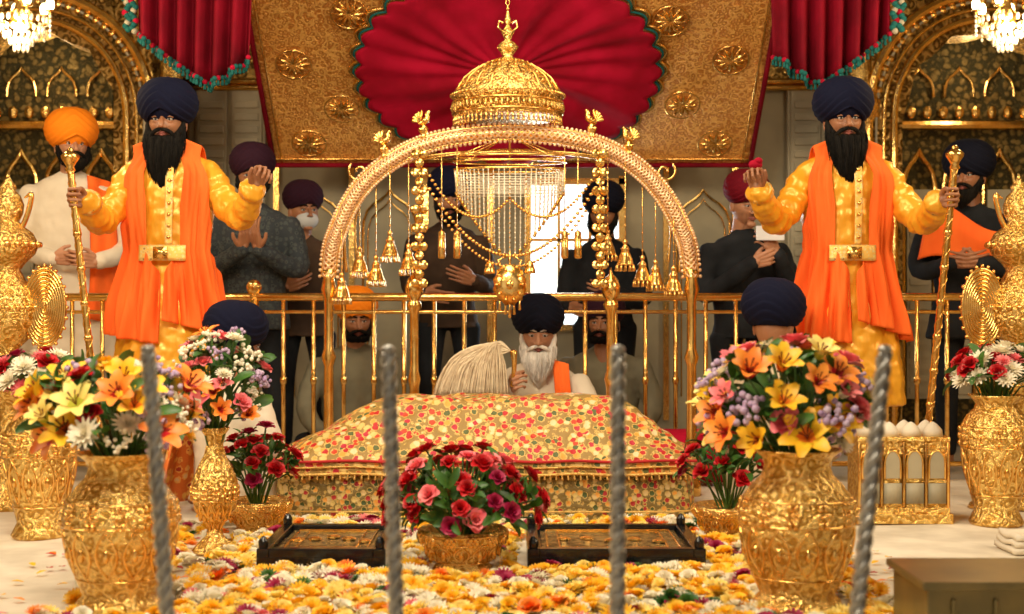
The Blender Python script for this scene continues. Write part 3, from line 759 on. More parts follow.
e=empty('gilded_casket',(1.555,5.66,.01))
b=MB(); w,dp,h=.35,.20,.25
b.box((0,0,.02),(w+.04,dp+.04,.04)); b.box((0,0,.05),(w+.02,dp+.02,.03)); b.box((0,0,.20),(w,dp,.28)); b.box((0,0,.335),(w+.02,dp+.02,.02)); 
b.build('box_body',GOLDE,parent=e,smooth=False,bevel=.004)
b=MB()
for k in range(4):
    x=-.132+k*.088
    b.box((x,-dp/2-.004,.12),(.07,.01,.08),1); 
    P=[(x-.032,-dp/2-.006,.18)]+[(x-.032*math.cos(a),-dp/2-.006,.24+.05*math.sin(a)) for a in np.linspace(0,math.pi,12)]+[(x+.032,-dp/2-.006,.18)]
    b.add([(p[0],p[1]-.001,p[2]) for p in P],[tuple(range(len(P)))],1)
    b.tube(P,.005,0,6)
    for sx in(-.044,.044): b.tube([(x+sx,-dp/2-.008,.07),(x+sx,-dp/2-.008,.32)],.007,0,6)
    for yy in(-.05,.05): b.lathe([(.040,.345),(.036,.37),(.018,.39),(.004,.40)],(x,yy,0),2,14)
b.build('arcade_and_domes',[GOLD,PALE2,WSHIRT],parent=e)

def standard(x,y,s):
    e=empty('ceremonial_gold_standard',(x,y,.008))
    b=MB()
    b.lathe([(.0,0),(.13,0),(.14,.02),(.12,.05),(.07,.08),(.05,.14),(.075,.18),(.05,.22),(.035,.4),(.05,.46),(.10,.50),(.12,.55),(.10,.60),(.05,.64),(.04,.68),(.08,.72),(.125,.79),(.135,.86),(.12,.93),(.07,.98),(.05,1.02),(.07,1.05),(.11,1.09),(.125,1.13),(.10,1.18),(.06,1.21),(.045,1.23),(.06,1.26),(.065,1.30),(.05,1.34),(.03,1.36),(.035,1.38),(.012,1.41),(.004,1.44)],(0,0,0),0,48,flute=(20,.06))
    for k in range(20):
        a=2*math.pi*k/20
        for z,r in((.86,.138),(1.13,.128),(.55,.122)): b.sph((r*math.cos(a),r*math.sin(a),z),.014,1,6,5)
    cx=-s*.17; 
    for q in np.linspace(.15,1,9):
        b.tube([(cx+.085*q*math.cos(t),-.04,.86+.165*q*math.sin(t)) for t in np.linspace(0,2*math.pi,37)[:-1]],.009,1,6,closed=True)
    b.sph((cx,-.03,.86),(.085,.015,.165),0,20,12)
    for k in range(24):
        t=2*math.pi*k/24; b.sph((cx+.095*math.cos(t),-.04,.86+.178*math.sin(t)),.009,1,6,5)
    b.tube([(cx,-.03,.70),(cx,-.03,0.03)],.012,1,8); b.lathe([(0,0),(.06,0),(.05,.02),(.015,.04)],(cx,-.03,0),1,16)
    for sg in(-1,1):
        b.tube([(sg*(.04+.06*math.sin(t)),0,1.22+.05*t-.04*math.cos(2*t)) for t in np.linspace(0,2.6,14)],[.012]*10+[.010,.008,.006,.004],1,8)
    b.build('standard',[GOLDE,GOLD],parent=e)
standard(-2.16,6.0,-1); standard(2.19,6.05,1)

def lamp(x,y,z):
    e=empty('crystal_hanging_lamp',(x,y,z)); b=MB()
    b.tube([(0,0,.18),(0,0,3.2-z)],.008,0,6); b.lathe([(.0,.2),(.03,.19),(.05,.15),(.02,.12),(.03,.06),(.06,.02),(.03,-.02),(.01,-.05)][::-1],(0,0,0),0,20)
    for k in range(6):
        a=2*math.pi*k/6; c,s_=math.cos(a),math.sin(a)
        b.tube(cr([(.02*c,.02*s_,.02),(.08*c,.08*s_,-.03),(.13*c,.13*s_,.0),(.135*c,.135*s_,.04)],4),.006,0,6)
        b.lathe([(.004,.04),(.025,.045),(.022,.05)],(.135*c,.135*s_,0),0,10); b.sph((.135*c,.135*s_,.075),(.02,.02,.032),2,10,8)
        for j in range(5): b.sph((.135*c,.135*s_,.02-.022*j),(.008,.008,.011),1,6,5)
    for rr,zz,n in((.10,-.04,20),(.075,-.07,16),(.05,-.10,12),(.03,-.13,8),(.12,.0,22)):
        for k in range(n):
            a=2*math.pi*k/n; b.sph((rr*math.cos(a),rr*math.sin(a),zz),(.010,.010,.017),1,6,5)
    b.sph((0,0,-.02),.035,2,12,8)
    b.build('lamp_body',[GOLD,CRYSTAL,BULB],parent=e)
lamp(-2.28,6.5,2.20); lamp(2.29,6.5,2.20)

def post(xt,xb,name='twisted_barrier_post'):
    b=MB(); top=np.array([xt,0,.785]); bot=np.array([xb+(xb-xt)*.48,0,0.004]); dd=top-bot
    n=60; P=[bot+dd*i/n for i in range(n+1)]
    b.tube(P,[.0115]*n+[.010],0,12)
    for ph in(0,math.pi*2/3,math.pi*4/3):
        b.tube([P[0]+dd*i/240+np.array([.0105*math.cos(ph+i*.22),.0105*math.sin(ph+i*.22),0]) for i in range(238)],.0065,0,6)
    b.sph(tuple(top),(.015,.015,.010),0,12,8)
    b.lathe([(0,0),(.04,0),(.04,.006),(.018,.015)],tuple(bot),0,20)
    b.build(name,SILVER,(0,2.8,0))
for a,c in((-.728,-.690),(-.248,-.232),(.212,.211),(.746,.690)): post(a,c)

b=MB(); b.box((0,0,.105),(.52,.3,.19)); b.box((0,0,.205),(.55,.33,.02)); b.box((0,0,.012),(.55,.33,.024))
for k in range(5): b.box((-.2+k*.1,-.155,.1),(.012,.01,.15))
b.build('brass_offering_box',BRASS,(1.24,3.45,0.008),smooth=False,bevel=.006)
b=MB()
for k in range(3): b.surf(lambda u,v,k=k:(.16*(2*u-1)*(1-.04*k),.1*(2*v-1)*(1-.05*k),.012+k*.022+.006*math.sin(u*11+k)*math.sin(v*7)),16,12)
b.build('folded_white_cloth',WSHIRT,(1.90,4.95,.008),solid=.018)

# ------------------------------------------------------------------ people
def headrot(yaw,pitch=0,roll=0):
    return Matrix.Rotation(yaw,4,'Z')@Matrix.Rotation(pitch,4,'X')@Matrix.Rotation(roll,4,'Y')
def make_head(e,c,yaw=0,pitch=0,roll=0,skin=SKIN,turban=None,ts=1.,beard=None,blen=.22,mask=False,bw=1.,closed=False,hair=None):
    Mx=Matrix.Translation(c)@headrot(yaw,pitch,roll)
    b=MB()
    def fn(x,y,z):
        nz=z/.118
        if nz<0: x*=1-.27*nz*nz; 
        if nz<-.3 and y<0: y*=1-.08*(-nz-.3)
        if y<0:
            for sx in(-1,1):
                g=math.exp(-((x-sx*.031)**2/.00034+(z-.002)**2/.00015)); y+=.014*g
            y-=.005*math.exp(-((z-.028)**2/.00010))*math.exp(-(x*x)/.0022)
            for sx in(-1,1): y-=.007*math.exp(-((x-sx*.043)**2/.0003+(z+.030)**2/.0004))
        return (x,y,z)
    b.sph((0,0,0),(.078,.094,.118),0,36,28,fn=fn)
    b.tube([(0,-.084,.018),(0,-.100,-.004),(0,-.116,-.026),(0,-.118,-.034)],[.0078,.009,.0118,.0122],0,10)
    for sx in(-1,1): b.sph((sx*.0135,-.101,-.036),(.009,.012,.008),0,10,8)
    b.sph((0,-.078,-.098),(.028,.02,.018),0,12,8)
    for sx in(-1,1):
        b.sph((sx*.079,.008,-.012),(.011,.020,.031),0,10,8); b.sph((sx*.083,.004,-.036),(.007,.009,.010),0,8,6)
        b.tube([(sx*.015,-.086,.010),(sx*.031,-.0915,.0125),(sx*.047,-.081,.009)],[.0042,.0055,.004],0,8)
        b.tube([(sx*.017,-.084,-.008),(sx*.031,-.088,-.010),(sx*.045,-.079,-.007)],[.0035,.0048,.0035],0,8)
    b.tube([(0,.012,-.05),(0,.022,-.13),(0,.030,-.21)],[.056,.054,.064],0,16)
    for i in range(len(b.v)):
        A=np.array(Mx); b.v[i]=b.v[i]@A[:3,:3].T+A[:3,3]
    b.build('head',skin,parent=e,remesh=.0038,smi=1)
    b=MB()
    for sx in(-1,1):
        b.sph((sx*.031,-.0785,.001),(.0125,.0105,.0075),0,14,10,Mx)
        b.sph((sx*.031,-.0868,.0012),(.0058,.0035,.0058),1,10,8,Mx)
        b.tube([(sx*.010,-.095,.0225),(sx*.026,-.0985,.0295),(sx*.042,-.092,.0285),(sx*.055,-.078,.021)],[.0035,.0055,.0045,.002],2,8,Mx=Mx)
        b.tube([(sx*.018,-.0865,.0065),(sx*.031,-.0925,.0085),(sx*.046,-.082,.005)],[.0013,.0019,.0013],2,6,Mx=Mx)
    if not mask:
        b.tube([(-.024,-.087,-.062),(-.008,-.097,-.0585),(0,-.098,-.060),(.008,-.097,-.0585),(.024,-.087,-.062)],[.002,.0048,.0045,.0048,.002],3,8,Mx=Mx)
        b.tube([(-.020,-.087,-.0655),(0,-.096,-.0695),(.020,-.087,-.0655)],[.002,.0062,.002],3,8,Mx=Mx)
    brm=BEARDW if beard is BEARDW else BEARDB
    b.build('facial_features',[EYEW,IRIS,brm,LIP],parent=e)
    if beard:
        b=MB(); bl=blen
        def fb(u,v,o=0.):
            a=2*math.pi*u; c_,s_=math.cos(a),math.sin(a)
            front=max(0,-s_)
            zt_=.0-.078*min(1,(front/.85))**1.0 if s_<0 else -.02
            if s_<0 and abs(c_)<.75: zt_=-.076
            zb_=-.095-bl*(.30+.70*max(0,min(1,front))**.8)
            z=zt_+(zb_-zt_)*v
            tt=max(0,min(1,(-.02-z)/(bl+.075)))
            w=np.interp(tt,[0,.2,.4,.6,.8,.93,1],[.082,.087,.078,.064,.046,.028,.008])*bw
            yd=np.interp(tt,[0,.2,.4,.6,.8,1],[.080,.064,.054,.046,.034,.008])
            yc=np.interp(tt,[0,.2,.4,.7,1],[-.008,-.040,-.062,-.075,-.080])
            st=1+.05*math.sin(a*17+v*3)+.03*math.sin(a*29-v*5)+o
            return (w*c_*st,yc+yd*s_*st*(1.0 if s_<0 else .55),z)
        b.surf(fb,72,22,0,closeu=True,Mx=Mx)
        ns=260 if bl>.1 else 90
        for i in range(ns):
            u=U(.5,1.0); v0=U(.0,.55); v1=min(1.08,v0+U(.3,.6)); du=U(-.02,.02)
            P=[fb(u+du*t,v0+(v1-v0)*t,.02+.12*t*t+U(-.02,.02)) for t in np.linspace(0,1,6)]
            b.tube(P,[.0016,.0022,.0022,.0018,.0012,.0006],0,3,round_=False,Mx=Mx)
        for sx in(-1,1):
            b.tube(cr([(sx*.001,-.107,-.047),(sx*.018,-.107,-.050),(sx*.040,-.095,-.062),(sx*.056,-.073,-.085),(sx*.060,-.062,-.11)],3),list(np.interp(np.linspace(0,1,13),[0,.3,.7,1],[.006,.0095,.010,.004])),0,8,Mx=Mx)
            b.tube([(sx*.076,-.018,.02),(sx*.079,-.030,-.02),(sx*.069,-.050,-.055),(sx*.045,-.068,-.085)],[.006,.012,.017,.016],0,8,Mx=Mx)
            b.sph((sx*.03,-.075,-.092),(.03,.024,.024),0,10,8,Mx=Mx)
        b.build('beard',beard,parent=e)
    if mask:
        b=MB(); b.sph((0,-.058,-.055),(.066,.056,.052),0,20,14,Mx); b.build('face_mask',WMASK,parent=e)
    if turban:
        b=MB(); rx,ry,rz=.118*ts,.132*ts,.114*ts; cz=.082
        def ft(u,v):
            a=2*math.pi*u; c_,s_=math.cos(a),math.sin(a)
            ax=abs(c_)
            e0=-.30-.55*min(1,ax*1.05)**1.2 if s_<0 else -.82
            el=e0+(math.pi/2-e0)*v
            x=math.cos(el)*c_; y=math.cos(el)*s_; z=math.sin(el)
            xs=x+.05
            h=z+.85*abs(xs)**1.15 if s_<0 else z+.85*abs(xs)**1.15*(1-.6*s_)
            saw=(h*3.6+.2*math.sin(x*5))%1.0; saw=saw*(1-max(0,(saw-.88)/.12))
            k=1+.040*saw*(1-max(0,z-.55))
            k*=np.interp(el,[-.85,-.45,0,.5,.9,1.2,1.57],[.98,1.03,1.05,1.04,1.02,.98,.93])
            return (x*rx*k,y*ry*k+.012,z*rz*k+cz)
        b.surf(ft,96,70,0,closeu=True,Mx=Mx)
        b.sph((0,.01,.075),(rx*.93,ry*.93,rz*.9),0,24,16,Mx)
        b.build('turban',turban,parent=e)

def hand(b,wrist,thumb,fdir,side,curl=(20,30,20),s=1.,elbow=None,grip=False):
    Yv=Vector(fdir).normalized(); Xv=Vector(thumb); Xv=(Xv-Yv*Xv.dot(Yv)).normalized(); Zv=Xv.cross(Yv)*(1 if side=='L' else -1)
    w=Vector(wrist)
    def Pt(x,y,z): q=w+(Xv*x+Yv*y+Zv*z)*s; return (q.x,q.y,q.z)
    xs=[.031,.0105,-.0100,-.0295]; ky=[.086,.091,.087,.078]; ln=[(.042,.026,.021),(.046,.030,.022),(.042,.028,.021),(.034,.021,.018)]; rr=[.0085,.0088,.0084,.0074]
    for i in range(4):
        b.tube([Pt(xs[i]*.55,0,0),Pt(xs[i]*.8,ky[i]*.5,0),Pt(xs[i],ky[i],0)],[.0155*s,.0145*s,.0115*s],0,10)
        a=0;y=ky[i];z=0;pts=[Pt(xs[i],y-.01,0),Pt(xs[i],y,z)];rad=[rr[i]*1.15*s,rr[i]*1.1*s]
        for j in range(3):
            a+=math.radians(curl[j]+(i*4 if j==0 else 0))
            y+=math.cos(a)*ln[i][j]; z-=math.sin(a)*ln[i][j]; pts.append(Pt(xs[i]*(1+.06*(j+1)),y,z)); rad.append(rr[i]*(1.0-.07*(j+1))*s)
        b.tube(pts,rad,0,8)
    if grip: tp=[Pt(.018,.014,-.006),Pt(.038,.038,-.020),Pt(.040,.062,-.042),Pt(.030,.082,-.056)]
    else: tp=[Pt(.018,.014,-.004),Pt(.040,.036,-.014),Pt(.054,.060,-.022),Pt(.058,.084,-.028)]
    b.tube(tp,[.015*s,.0125*s,.0105*s,.0085*s],0,10)
    if elbow is not None:
        el=Vector(elbow); dd=(el-w).normalized()
        b.tube([tuple(w+dd*.10),tuple(w+dd*.03),tuple(w),Pt(0,.02,0)],[.030*s,.026*s,.024*s,.024*s],0,12)

def person(name,loc,rz=0,head=None,torso=None,arms=(),legs=(),shirt=WSHIRT,pants=DARKS,skin=SKIN,fold=None,vox=.012,feet=(),sleeve=(.066,.054,.042),wr=(.07,.016),rough=0.):
    e=empty(name,loc,rz)
    make_head(e,skin=skin,**head)
    b=MB(); b.rings(torso,0,32,fold)
    for a in arms:
        sr=a.get('r',sleeve); p=a['pts']
        P=cr([p[0],p[1],p[2]],12 if rough else 5); K=len(P)
        rad=np.interp(np.linspace(0,1,K),[0,.12,.5,.9,1],[sr[0],sr[0]*1.02,sr[1],sr[2]*1.08,sr[2]])
        if rough: rad=[q+rough*(.5+.5*math.sin(i*2.3+math.sin(i)))*(1 if .15<i/K<.95 else .2)-rough*.4 for i,q in enumerate(rad)]
        b.tube(P,list(rad),0,14)
    b.build('shirt',shirt,parent=e,remesh=vox,wrinkle=wr,smi=2)
    b=MB()
    for a in arms:
        h=a.get('hand')
        if h: hand(b,a['pts'][2],h[0],h[1],h[2],h[3],a.get('s',1.),a['pts'][1],a.get('grip',False))
    if b.v: b.build('hands',skin,parent=e,remesh=.0036,smi=2)
    if legs:
        b=MB()
        for pts,rad in legs:
            P=cr(pts,5); b.tube(P,list(np.interp(np.linspace(0,1,len(P)),np.linspace(0,1,len(rad)),rad)),0,14)
        b.build('trousers',pants,parent=e,remesh=.014)
    if feet:
        b=MB()
        for (x,y,z,ang) in feet:
            c_,s_=math.sin(ang),-math.cos(ang)
            b.tube([(x-c_*.03,y-s_*.03,z+.04),(x+c_*.03,y+s_*.03,z+.045),(x+c_*.12,y+s_*.12,z+.028),(x+c_*.20,y+s_*.20,z+.018)],[.034,.038,.036,.022],0,12,sy=1.)
            b.tube([(x,y,z+.13),(x,y,z+.05)],.036,0,12)
        b.build('feet',skin,parent=e,remesh=.007)
    return e
def std_torso(S,w=1.,hem=.75,flare=.2,lean=(0,0)):
    rr=[(S+.065,.058,.058),(S+.045,.085,.068),(S+.015,.155,.088),(S-.03,.205,.108),(S-.12,.208,.125),(S-.25,.19,.122),(S-.40,.172,.118),(S-.52,.190,.13),(hem,flare,.15)]
    if hem>S-.52: rr=rr[:-2]+[(hem,flare,.15)]
    out=[]
    for z,rx,ry in rr:
        k=(z-(S-.5))/.5; out.append((lean[0]*k,lean[1]*k+.02,z,rx*w,ry*w))
    return out
def stand_legs(hz=.85,x=.1): return [([(-x,.02,hz),(-x-.01,.0,.48),(-x-.01,.03,.1)],[.095,.065,.05]),([(x,.02,hz),(x+.01,.0,.48),(x+.01,.03,.1)],[.095,.065,.05])]
SF=[(-.11,.03,0,-.15),(.11,.03,0,.15)]

TR=[(1.60,.055,.055),(1.575,.062,.062),(1.555,.095,.075),(1.525,.160,.095),(1.475,.205,.112),(1.38,.210,.130),(1.25,.192,.130),(1.10,.172,.125),(1.0,.192,.135),(.8,.228,.153),(.6,.255,.168),(.42,.27,.178)]
tz=np.array([t[0] for t in TR])[::-1]; trx=np.array([t[1] for t in TR])[::-1]; try_=np.array([t[2] for t in TR])[::-1]
def torso_pt(al,z,o): 
    rx=float(np.interp(z,tz,trx)); ry=float(np.interp(z,tz,try_)); return ((rx+o)*math.sin(al),.01-(ry+o)*math.cos(al),z)
def guard(name,loc,hx,arms,hz,beardl=.25,hroll=0):
    fold=lambda a,z:(.045*math.sin(a*11+z*2)*max(0,min(1,(1.05-z)/.3)))
    e=person(name,loc,0,head=dict(c=(hx,-.01,hz),turban=NAVY,ts=1.08,beard=BEARDB,blen=beardl,roll=hroll),
        torso=[(0,.01,z,rx,ry) for z,rx,ry in TR],arms=arms,legs=[([(-.1,.02,.6),(-.11,.0,.45),(-.11,.03,.1)],[.09,.07,.052]),([(.1,.02,.6),(.11,.0,.45),(.11,.03,.1)],[.09,.07,.052])],
        shirt=YSILK,pants=WSHIRT,fold=fold,feet=SF,vox=.009,sleeve=(.066,.062,.050),wr=(.055,.022),rough=.016)
    for sx in(-1,1):
        b=MB()
        def f(u,v,sx=sx):
            if v<.12:
                t=v/.12; x=(.058+.095*u); z=1.50+.115*math.sin(min(1,t*1.0)*math.pi/2)-.42*(x-.058)
                y=.10*(1-t)+(-.015)*t
                return (sx*x,y,z)
            t=(v-.12)/.88
            zb=.69+(.05*u if sx<0 else .10*(1-u))
            z0=1.615-.42*(.095*u)
            z=z0+(zb-z0)*t
            ai=np.interp(z,[.6,1.0,1.12,1.3,1.5,1.6],[.03,.06,.40,.36,.42,.5]); ao=np.interp(z,[.6,1.0,1.15,1.3,1.4,1.5,1.6],[1.62,1.52,1.22,.98,.90,.82,.90])
            al=ai+(ao-ai)*u
            amp=.008+.016*max(0,min(1,(1.15-z)/.3))
            o=.022+amp*(math.sin(al*13+math.sin(z*5)+sx)+.5*math.sin(al*31+z*9)+.3*math.sin(al*47-z*6))+.006
            p=torso_pt(al,min(z,1.53),o)
            k=max(0,min(1,(z-1.44)/.12)); xs=(.058+.095*u)
            x=p[0]*(1-k)+xs*k; y=p[1]*(1-k)+(-.045-.02*(1-k))*k
            return (sx*x,y,z+.012)
        b.surf(f,70,80); b.build('orange_stole_%s'%('right' if sx<0 else 'left'),OCLOTH,parent=e,solid=.006)
    b=MB()
    b.surf(lambda u,v:torso_pt(-.50+1.0*u,1.065+.07*v,.038+.004*math.sin(v*math.pi)),30,6,0)
    b.box((.0,-.170,1.10),(.06,.012,.05),1)
    b.surf(lambda u,v:torso_pt(.05+.16*u,1.13+.40*v,.016),6,24,0)
    b.surf(lambda u,v:torso_pt(-.3+.6*u+.0,1.50+.05*v+.02*abs(u-.5),.012),16,4,1)
    for k in range(7): p=torso_pt(.13,1.17+k*.05,.020); b.sph(p,.007,1,8,6)
    b.build('gold_belt_and_placket',[GBELT,GOLD],parent=e,solid=.004)
    b=MB()
    for a in arms:
        w=Vector(a['pts'][2]); el=Vector(a['pts'][1]); dd=(el-w).normalized()
        b.tube([tuple(w+dd*.008),tuple(w+dd*.045)],[.053,.057],0,20,round_=False)
    b.build('embroidered_cuffs',GBELT,parent=e)
    return e
gl=(-1.54,6.3,.008)
def rel(p,l): return (p[0]-l[0],p[1]-l[1],p[2]-l[2])
G1=(52,72,48)
gA=guard('temple_guard',gl,-.01,[
  dict(pts=[rel((-1.70,6.31,1.482),gl),rel((-1.80,6.17,1.255),gl),rel((-1.80,5.92,1.322),gl)],hand=((0,0,1),(-.6,-.8,.05),'R',G1),grip=True,s=1.0),
  dict(pts=[rel((-1.38,6.31,1.482),gl),rel((-1.215,6.2,1.272),gl),rel((-1.105,6.0,1.385),gl)],hand=((-.7,-.5,.3),(.45,-.25,.75),'L',(60,72,45)),s=1.0)],1.695)
gr=(1.50,6.3,.008)
gB=guard('temple_guard',gr,-.01,[
  dict(pts=[rel((1.66,6.31,1.482),gr),rel((1.80,6.17,1.255),gr),rel((1.81,5.92,1.322),gr)],hand=((0,0,1),(.6,-.8,.05),'L',G1),grip=True,s=1.0),
  dict(pts=[rel((1.34,6.31,1.482),gr),rel((1.18,6.2,1.255),gr),rel((1.055,6.0,1.375),gr)],hand=((.7,-.5,.3),(-.25,-.25,.8),'R',(70,80,50)),s=1.0)],1.70,.22)
b=MB(); b.sph((0,0,0),(.03,.03,.022),0,14,10); b.sph((.01,-.015,.015),(.018,.02,.015),0,10,8); b.build('red_cloth_in_hand',REDV,rel((1.035,5.95,1.475),gr),parent=None).parent=gB
def staff(name,p0,p1):
    b=MB(); p0=np.array(p0);p1=np.array(p1); P=[p0+(p1-p0)*i/40 for i in range(41)]
    b.tube(P,.0145,0,14)
    for i in range(0,40,4): b.tube([P[i],P[i]+(p1-p0)*.006],.0185,0,14)
    for ph in(0,math.pi): b.tube([P[0]+(p1-p0)*i/200+np.array([.0145*math.cos(ph+i*.35),.0145*math.sin(ph+i*.35),0]) for i in range(200)],.003,0,4)
    t=p1; b.lathe([(.012,-.03),(.022,-.02),(.016,-.005),(.024,.01),(.036,.028),(.038,.04),(.026,.052),(.012,.06),(.014,.068),(.004,.076)],tuple(t),0,20)
    b.lathe([(.0,.0),(.02,.0),(.022,.03),(.014,.04)],tuple(p0),0,14)
    b.build(name,GOLD)
staff('ceremonial_staff',(-1.70,5.87,.012),(-1.842,5.834,1.46))
staff('ceremonial_staff',(1.755,6.02,.012),(1.846,5.834,1.47))

def sit_legs(w=.30,f=-.24): return [([(-.09,.0,.12),(-w,f,.11),(.04,f-.06,.07)],[.10,.078,.05]),([(.09,.0,.12),(w,f,.11),(-.04,f-.01,.07)],[.10,.078,.05])]
gp=(.125,6.78,.008)
e=person('reading_priest',gp,0,head=dict(c=(0,-.06,.735),pitch=.12,turban=BLACKT,ts=1.02,beard=BEARDW,blen=.15,bw=.95),
  torso=std_torso(.545,.95,.06,.24),arms=[dict(pts=[(-.18,0,.49),(-.25,-.10,.36),(-.125,-.24,.49)],hand=((-.2,-.2,1),(.1,-.9,.3),'R',G1),grip=True),
  dict(pts=[(.19,0,.49),(.25,-.14,.32),(.10,-.30,.36)],hand=((0,0,1),(-.5,-.8,0),'L',(30,40,25)))],
  legs=[([(-.09,.0,.12),(-.28,-.12,.11),(.04,-.14,.07)],[.10,.078,.05]),([(.09,.0,.12),(.28,-.12,.11),(-.04,-.10,.07)],[.10,.078,.05])],shirt=WSHIRT,pants=WSHIRT,skin=SKIN2)
b=MB(); b.surf(lambda u,v:((.07+.075*u)*1.0+.03*v,-.085-.05*math.sin(min(1,v*1.5)*1.5)-.004*math.sin(u*14),.61-.02*u-.42*v),14,24)
b.build('orange_scarf',OCLOTH,parent=e,solid=.008)
b=MB()
for i in range(1300):
    a=R()**.75; s_=U(-1,1); lay=R()
    end=np.array([-.02-.33*a+U(-.012,.012),.04*s_,-.205+U(-.012,.012)])
    apex=np.array([-.045-.10*a,.025*s_,(.048-.02*a)*lay-.03*(1-lay)])
    q=np.array([(apex[0]*.42+end[0]*.58)-.018*a,.035*s_,-.045-.03*(1-lay)+U(-.008,.008)])
    P=cr([np.array([0,.006*s_,0]),apex,q,end],5); b.tube(P,[.0022]*(len(P)-3)+[.0018,.0012,.0006],0,3,round_=False)
b.tube([(.012,0,-.005),(.016,0,-.05),(.014,0,-.10),(.012,0.01,-.16)],[.018,.012,.011,.015],1,12)
b.build('chaur_whisk',[HAIRW,GOLD],(-.005,6.46,.668))

PR=(10,12,8)
l=(-2.32,7.38,0)
e=person('orange_turbaned_devotee',l,.25,head=dict(c=(0,-.02,1.72),yaw=.25,turban=ORT,ts=1.10,beard=BEARDB,blen=.06,bw=1.0),torso=std_torso(1.52,1.05,.55,.27),
  arms=[dict(pts=[(-.2,.01,1.47),(-.27,.0,1.2),(-.08,-.2,1.12)],hand=((0,-.3,.9),(.9,-.3,0),'R',(20,25,15))),dict(pts=[(.2,.01,1.47),(.28,-.02,1.2),(.14,-.22,1.10)],hand=((0,-.2,1),(-.8,-.5,.1),'L',(25,30,20)))],
  legs=stand_legs(),shirt=WSHIRT,pants=WSHIRT,feet=SF,skin=SKIN2)
b=MB(); b.surf(lambda u,v:(.08+.13*u+.02*math.sin(v*3),-.13-.03*math.sin(u*9)*.4+.10*(u**2)-.01*math.sin(v*6)-(.0 if v>.08 else -.06),1.56-.03*u-.75*v),16,30); b.build('orange_scarf',OCLOTH,parent=e,solid=.008)
person('praying_devotee',(-1.38,7.45,0),.1,head=dict(c=(0,-.02,1.56),yaw=.1,turban=PURT,ts=.98,beard=BEARDB,blen=.03),torso=std_torso(1.36,1.0,.75,.2),
  arms=[dict(pts=[(-.19,.01,1.31),(-.24,-.05,1.07),(-.03,-.24,1.17)],hand=((-.2,-.6,.6),(.15,-.35,.9),'R',PR)),dict(pts=[(.19,.01,1.31),(.24,-.05,1.07),(.045,-.24,1.17)],hand=((.2,-.6,.6),(-.15,-.35,.9),'L',PR))],
  legs=stand_legs(.75),shirt=CHECK,feet=SF)
person('masked_devotee',(-1.20,8.05,0),.2,head=dict(c=(0,-.02,1.42),yaw=.3,turban=PURT,ts=.93,mask=True),torso=std_torso(1.22,.95,.7,.2),
  arms=[dict(pts=[(-.19,.01,1.17),(-.25,-.02,.92),(-.12,-.2,.98)],hand=((0,-.3,.9),(.9,-.3,.3),'R',(20,25,15)))],legs=stand_legs(.7),shirt=BROWNS,feet=SF)
SH=[dict(pts=[(-.19,0,.55),(-.27,-.08,.33),(-.18,-.26,.20)],hand=((.6,0,.4),(.3,-.9,-.1),'R',(20,25,15))),dict(pts=[(.19,0,.55),(.27,-.08,.33),(.18,-.26,.20)],hand=((-.6,0,.4),(-.3,-.9,-.1),'L',(20,25,15)))]
person('seated_devotee',(-.85,7.62,0),.15,head=dict(c=(0,-.04,.80),yaw=.1,pitch=.1,turban=ORT,ts=.95,beard=BEARDB,blen=.02),torso=std_torso(.61,1.0,.06,.24),arms=SH,legs=sit_legs(.3,-.1),shirt=GREYS)
person('seated_devotee',(.50,7.62,0),-.1,head=dict(c=(0,-.04,.78),yaw=-.2,pitch=-.05,turban=PURT,ts=.92,beard=BEARDB,blen=.02),torso=std_torso(.59,1.0,.06,.24),arms=SH,legs=sit_legs(.3,-.1),shirt=GREYS,pants=GREYS)
SA=[dict(pts=[(-.19,0,.47),(-.25,-.05,.28),(-.12,-.18,.20)],hand=((.6,0,.4),(.3,-.9,-.1),'R',(20,25,15))),dict(pts=[(.19,0,.47),(.25,-.05,.28),(.12,-.18,.20)],hand=((-.6,0,.4),(-.3,-.9,-.1),'L',(20,25,15)))]
e=person('seated_attendant',(-1.18,5.86,.008),2.3,head=dict(c=(0,-.03,.70),pitch=.1,turban=NAVY,ts=1.0,beard=BEARDB,blen=.10),torso=std_torso(.51,.95,.05,.23),
  arms=SA,legs=sit_legs(.17,-.10),shirt=WSHIRT,pants=WSHIRT)
b=MB(); 
def sh(u,v):
    a=.9+2.0*u; z=.52-.44*v; q=.155+.09*v+.006*math.sin(a*14)
    return (q*1.35*math.sin(a),.03-q*math.cos(a)*1.05,z-.06*abs(math.sin(a)))
b.surf(sh,40,24); b.build('printed_shawl',SHAWL,parent=e,solid=.008)
SB=[dict(pts=[(-.19,0,.51),(-.25,-.05,.30),(-.12,-.20,.22)],hand=((.6,0,.4),(.3,-.9,-.1),'R',(20,25,15))),dict(pts=[(.19,0,.51),(.25,-.05,.30),(.12,-.20,.22)],hand=((-.6,0,.4),(-.3,-.9,-.1),'L',(20,25,15)))]
person('seated_attendant',(1.10,5.92,.008),2.6,head=dict(c=(0,-.02,.785),pitch=.12,turban=NAVY,ts=1.08,beard=BEARDB,blen=.10),torso=std_torso(.595,.92,.05,.21),
  arms=SB,legs=sit_legs(.17,-.10),shirt=CREAM,pants=CREAM)
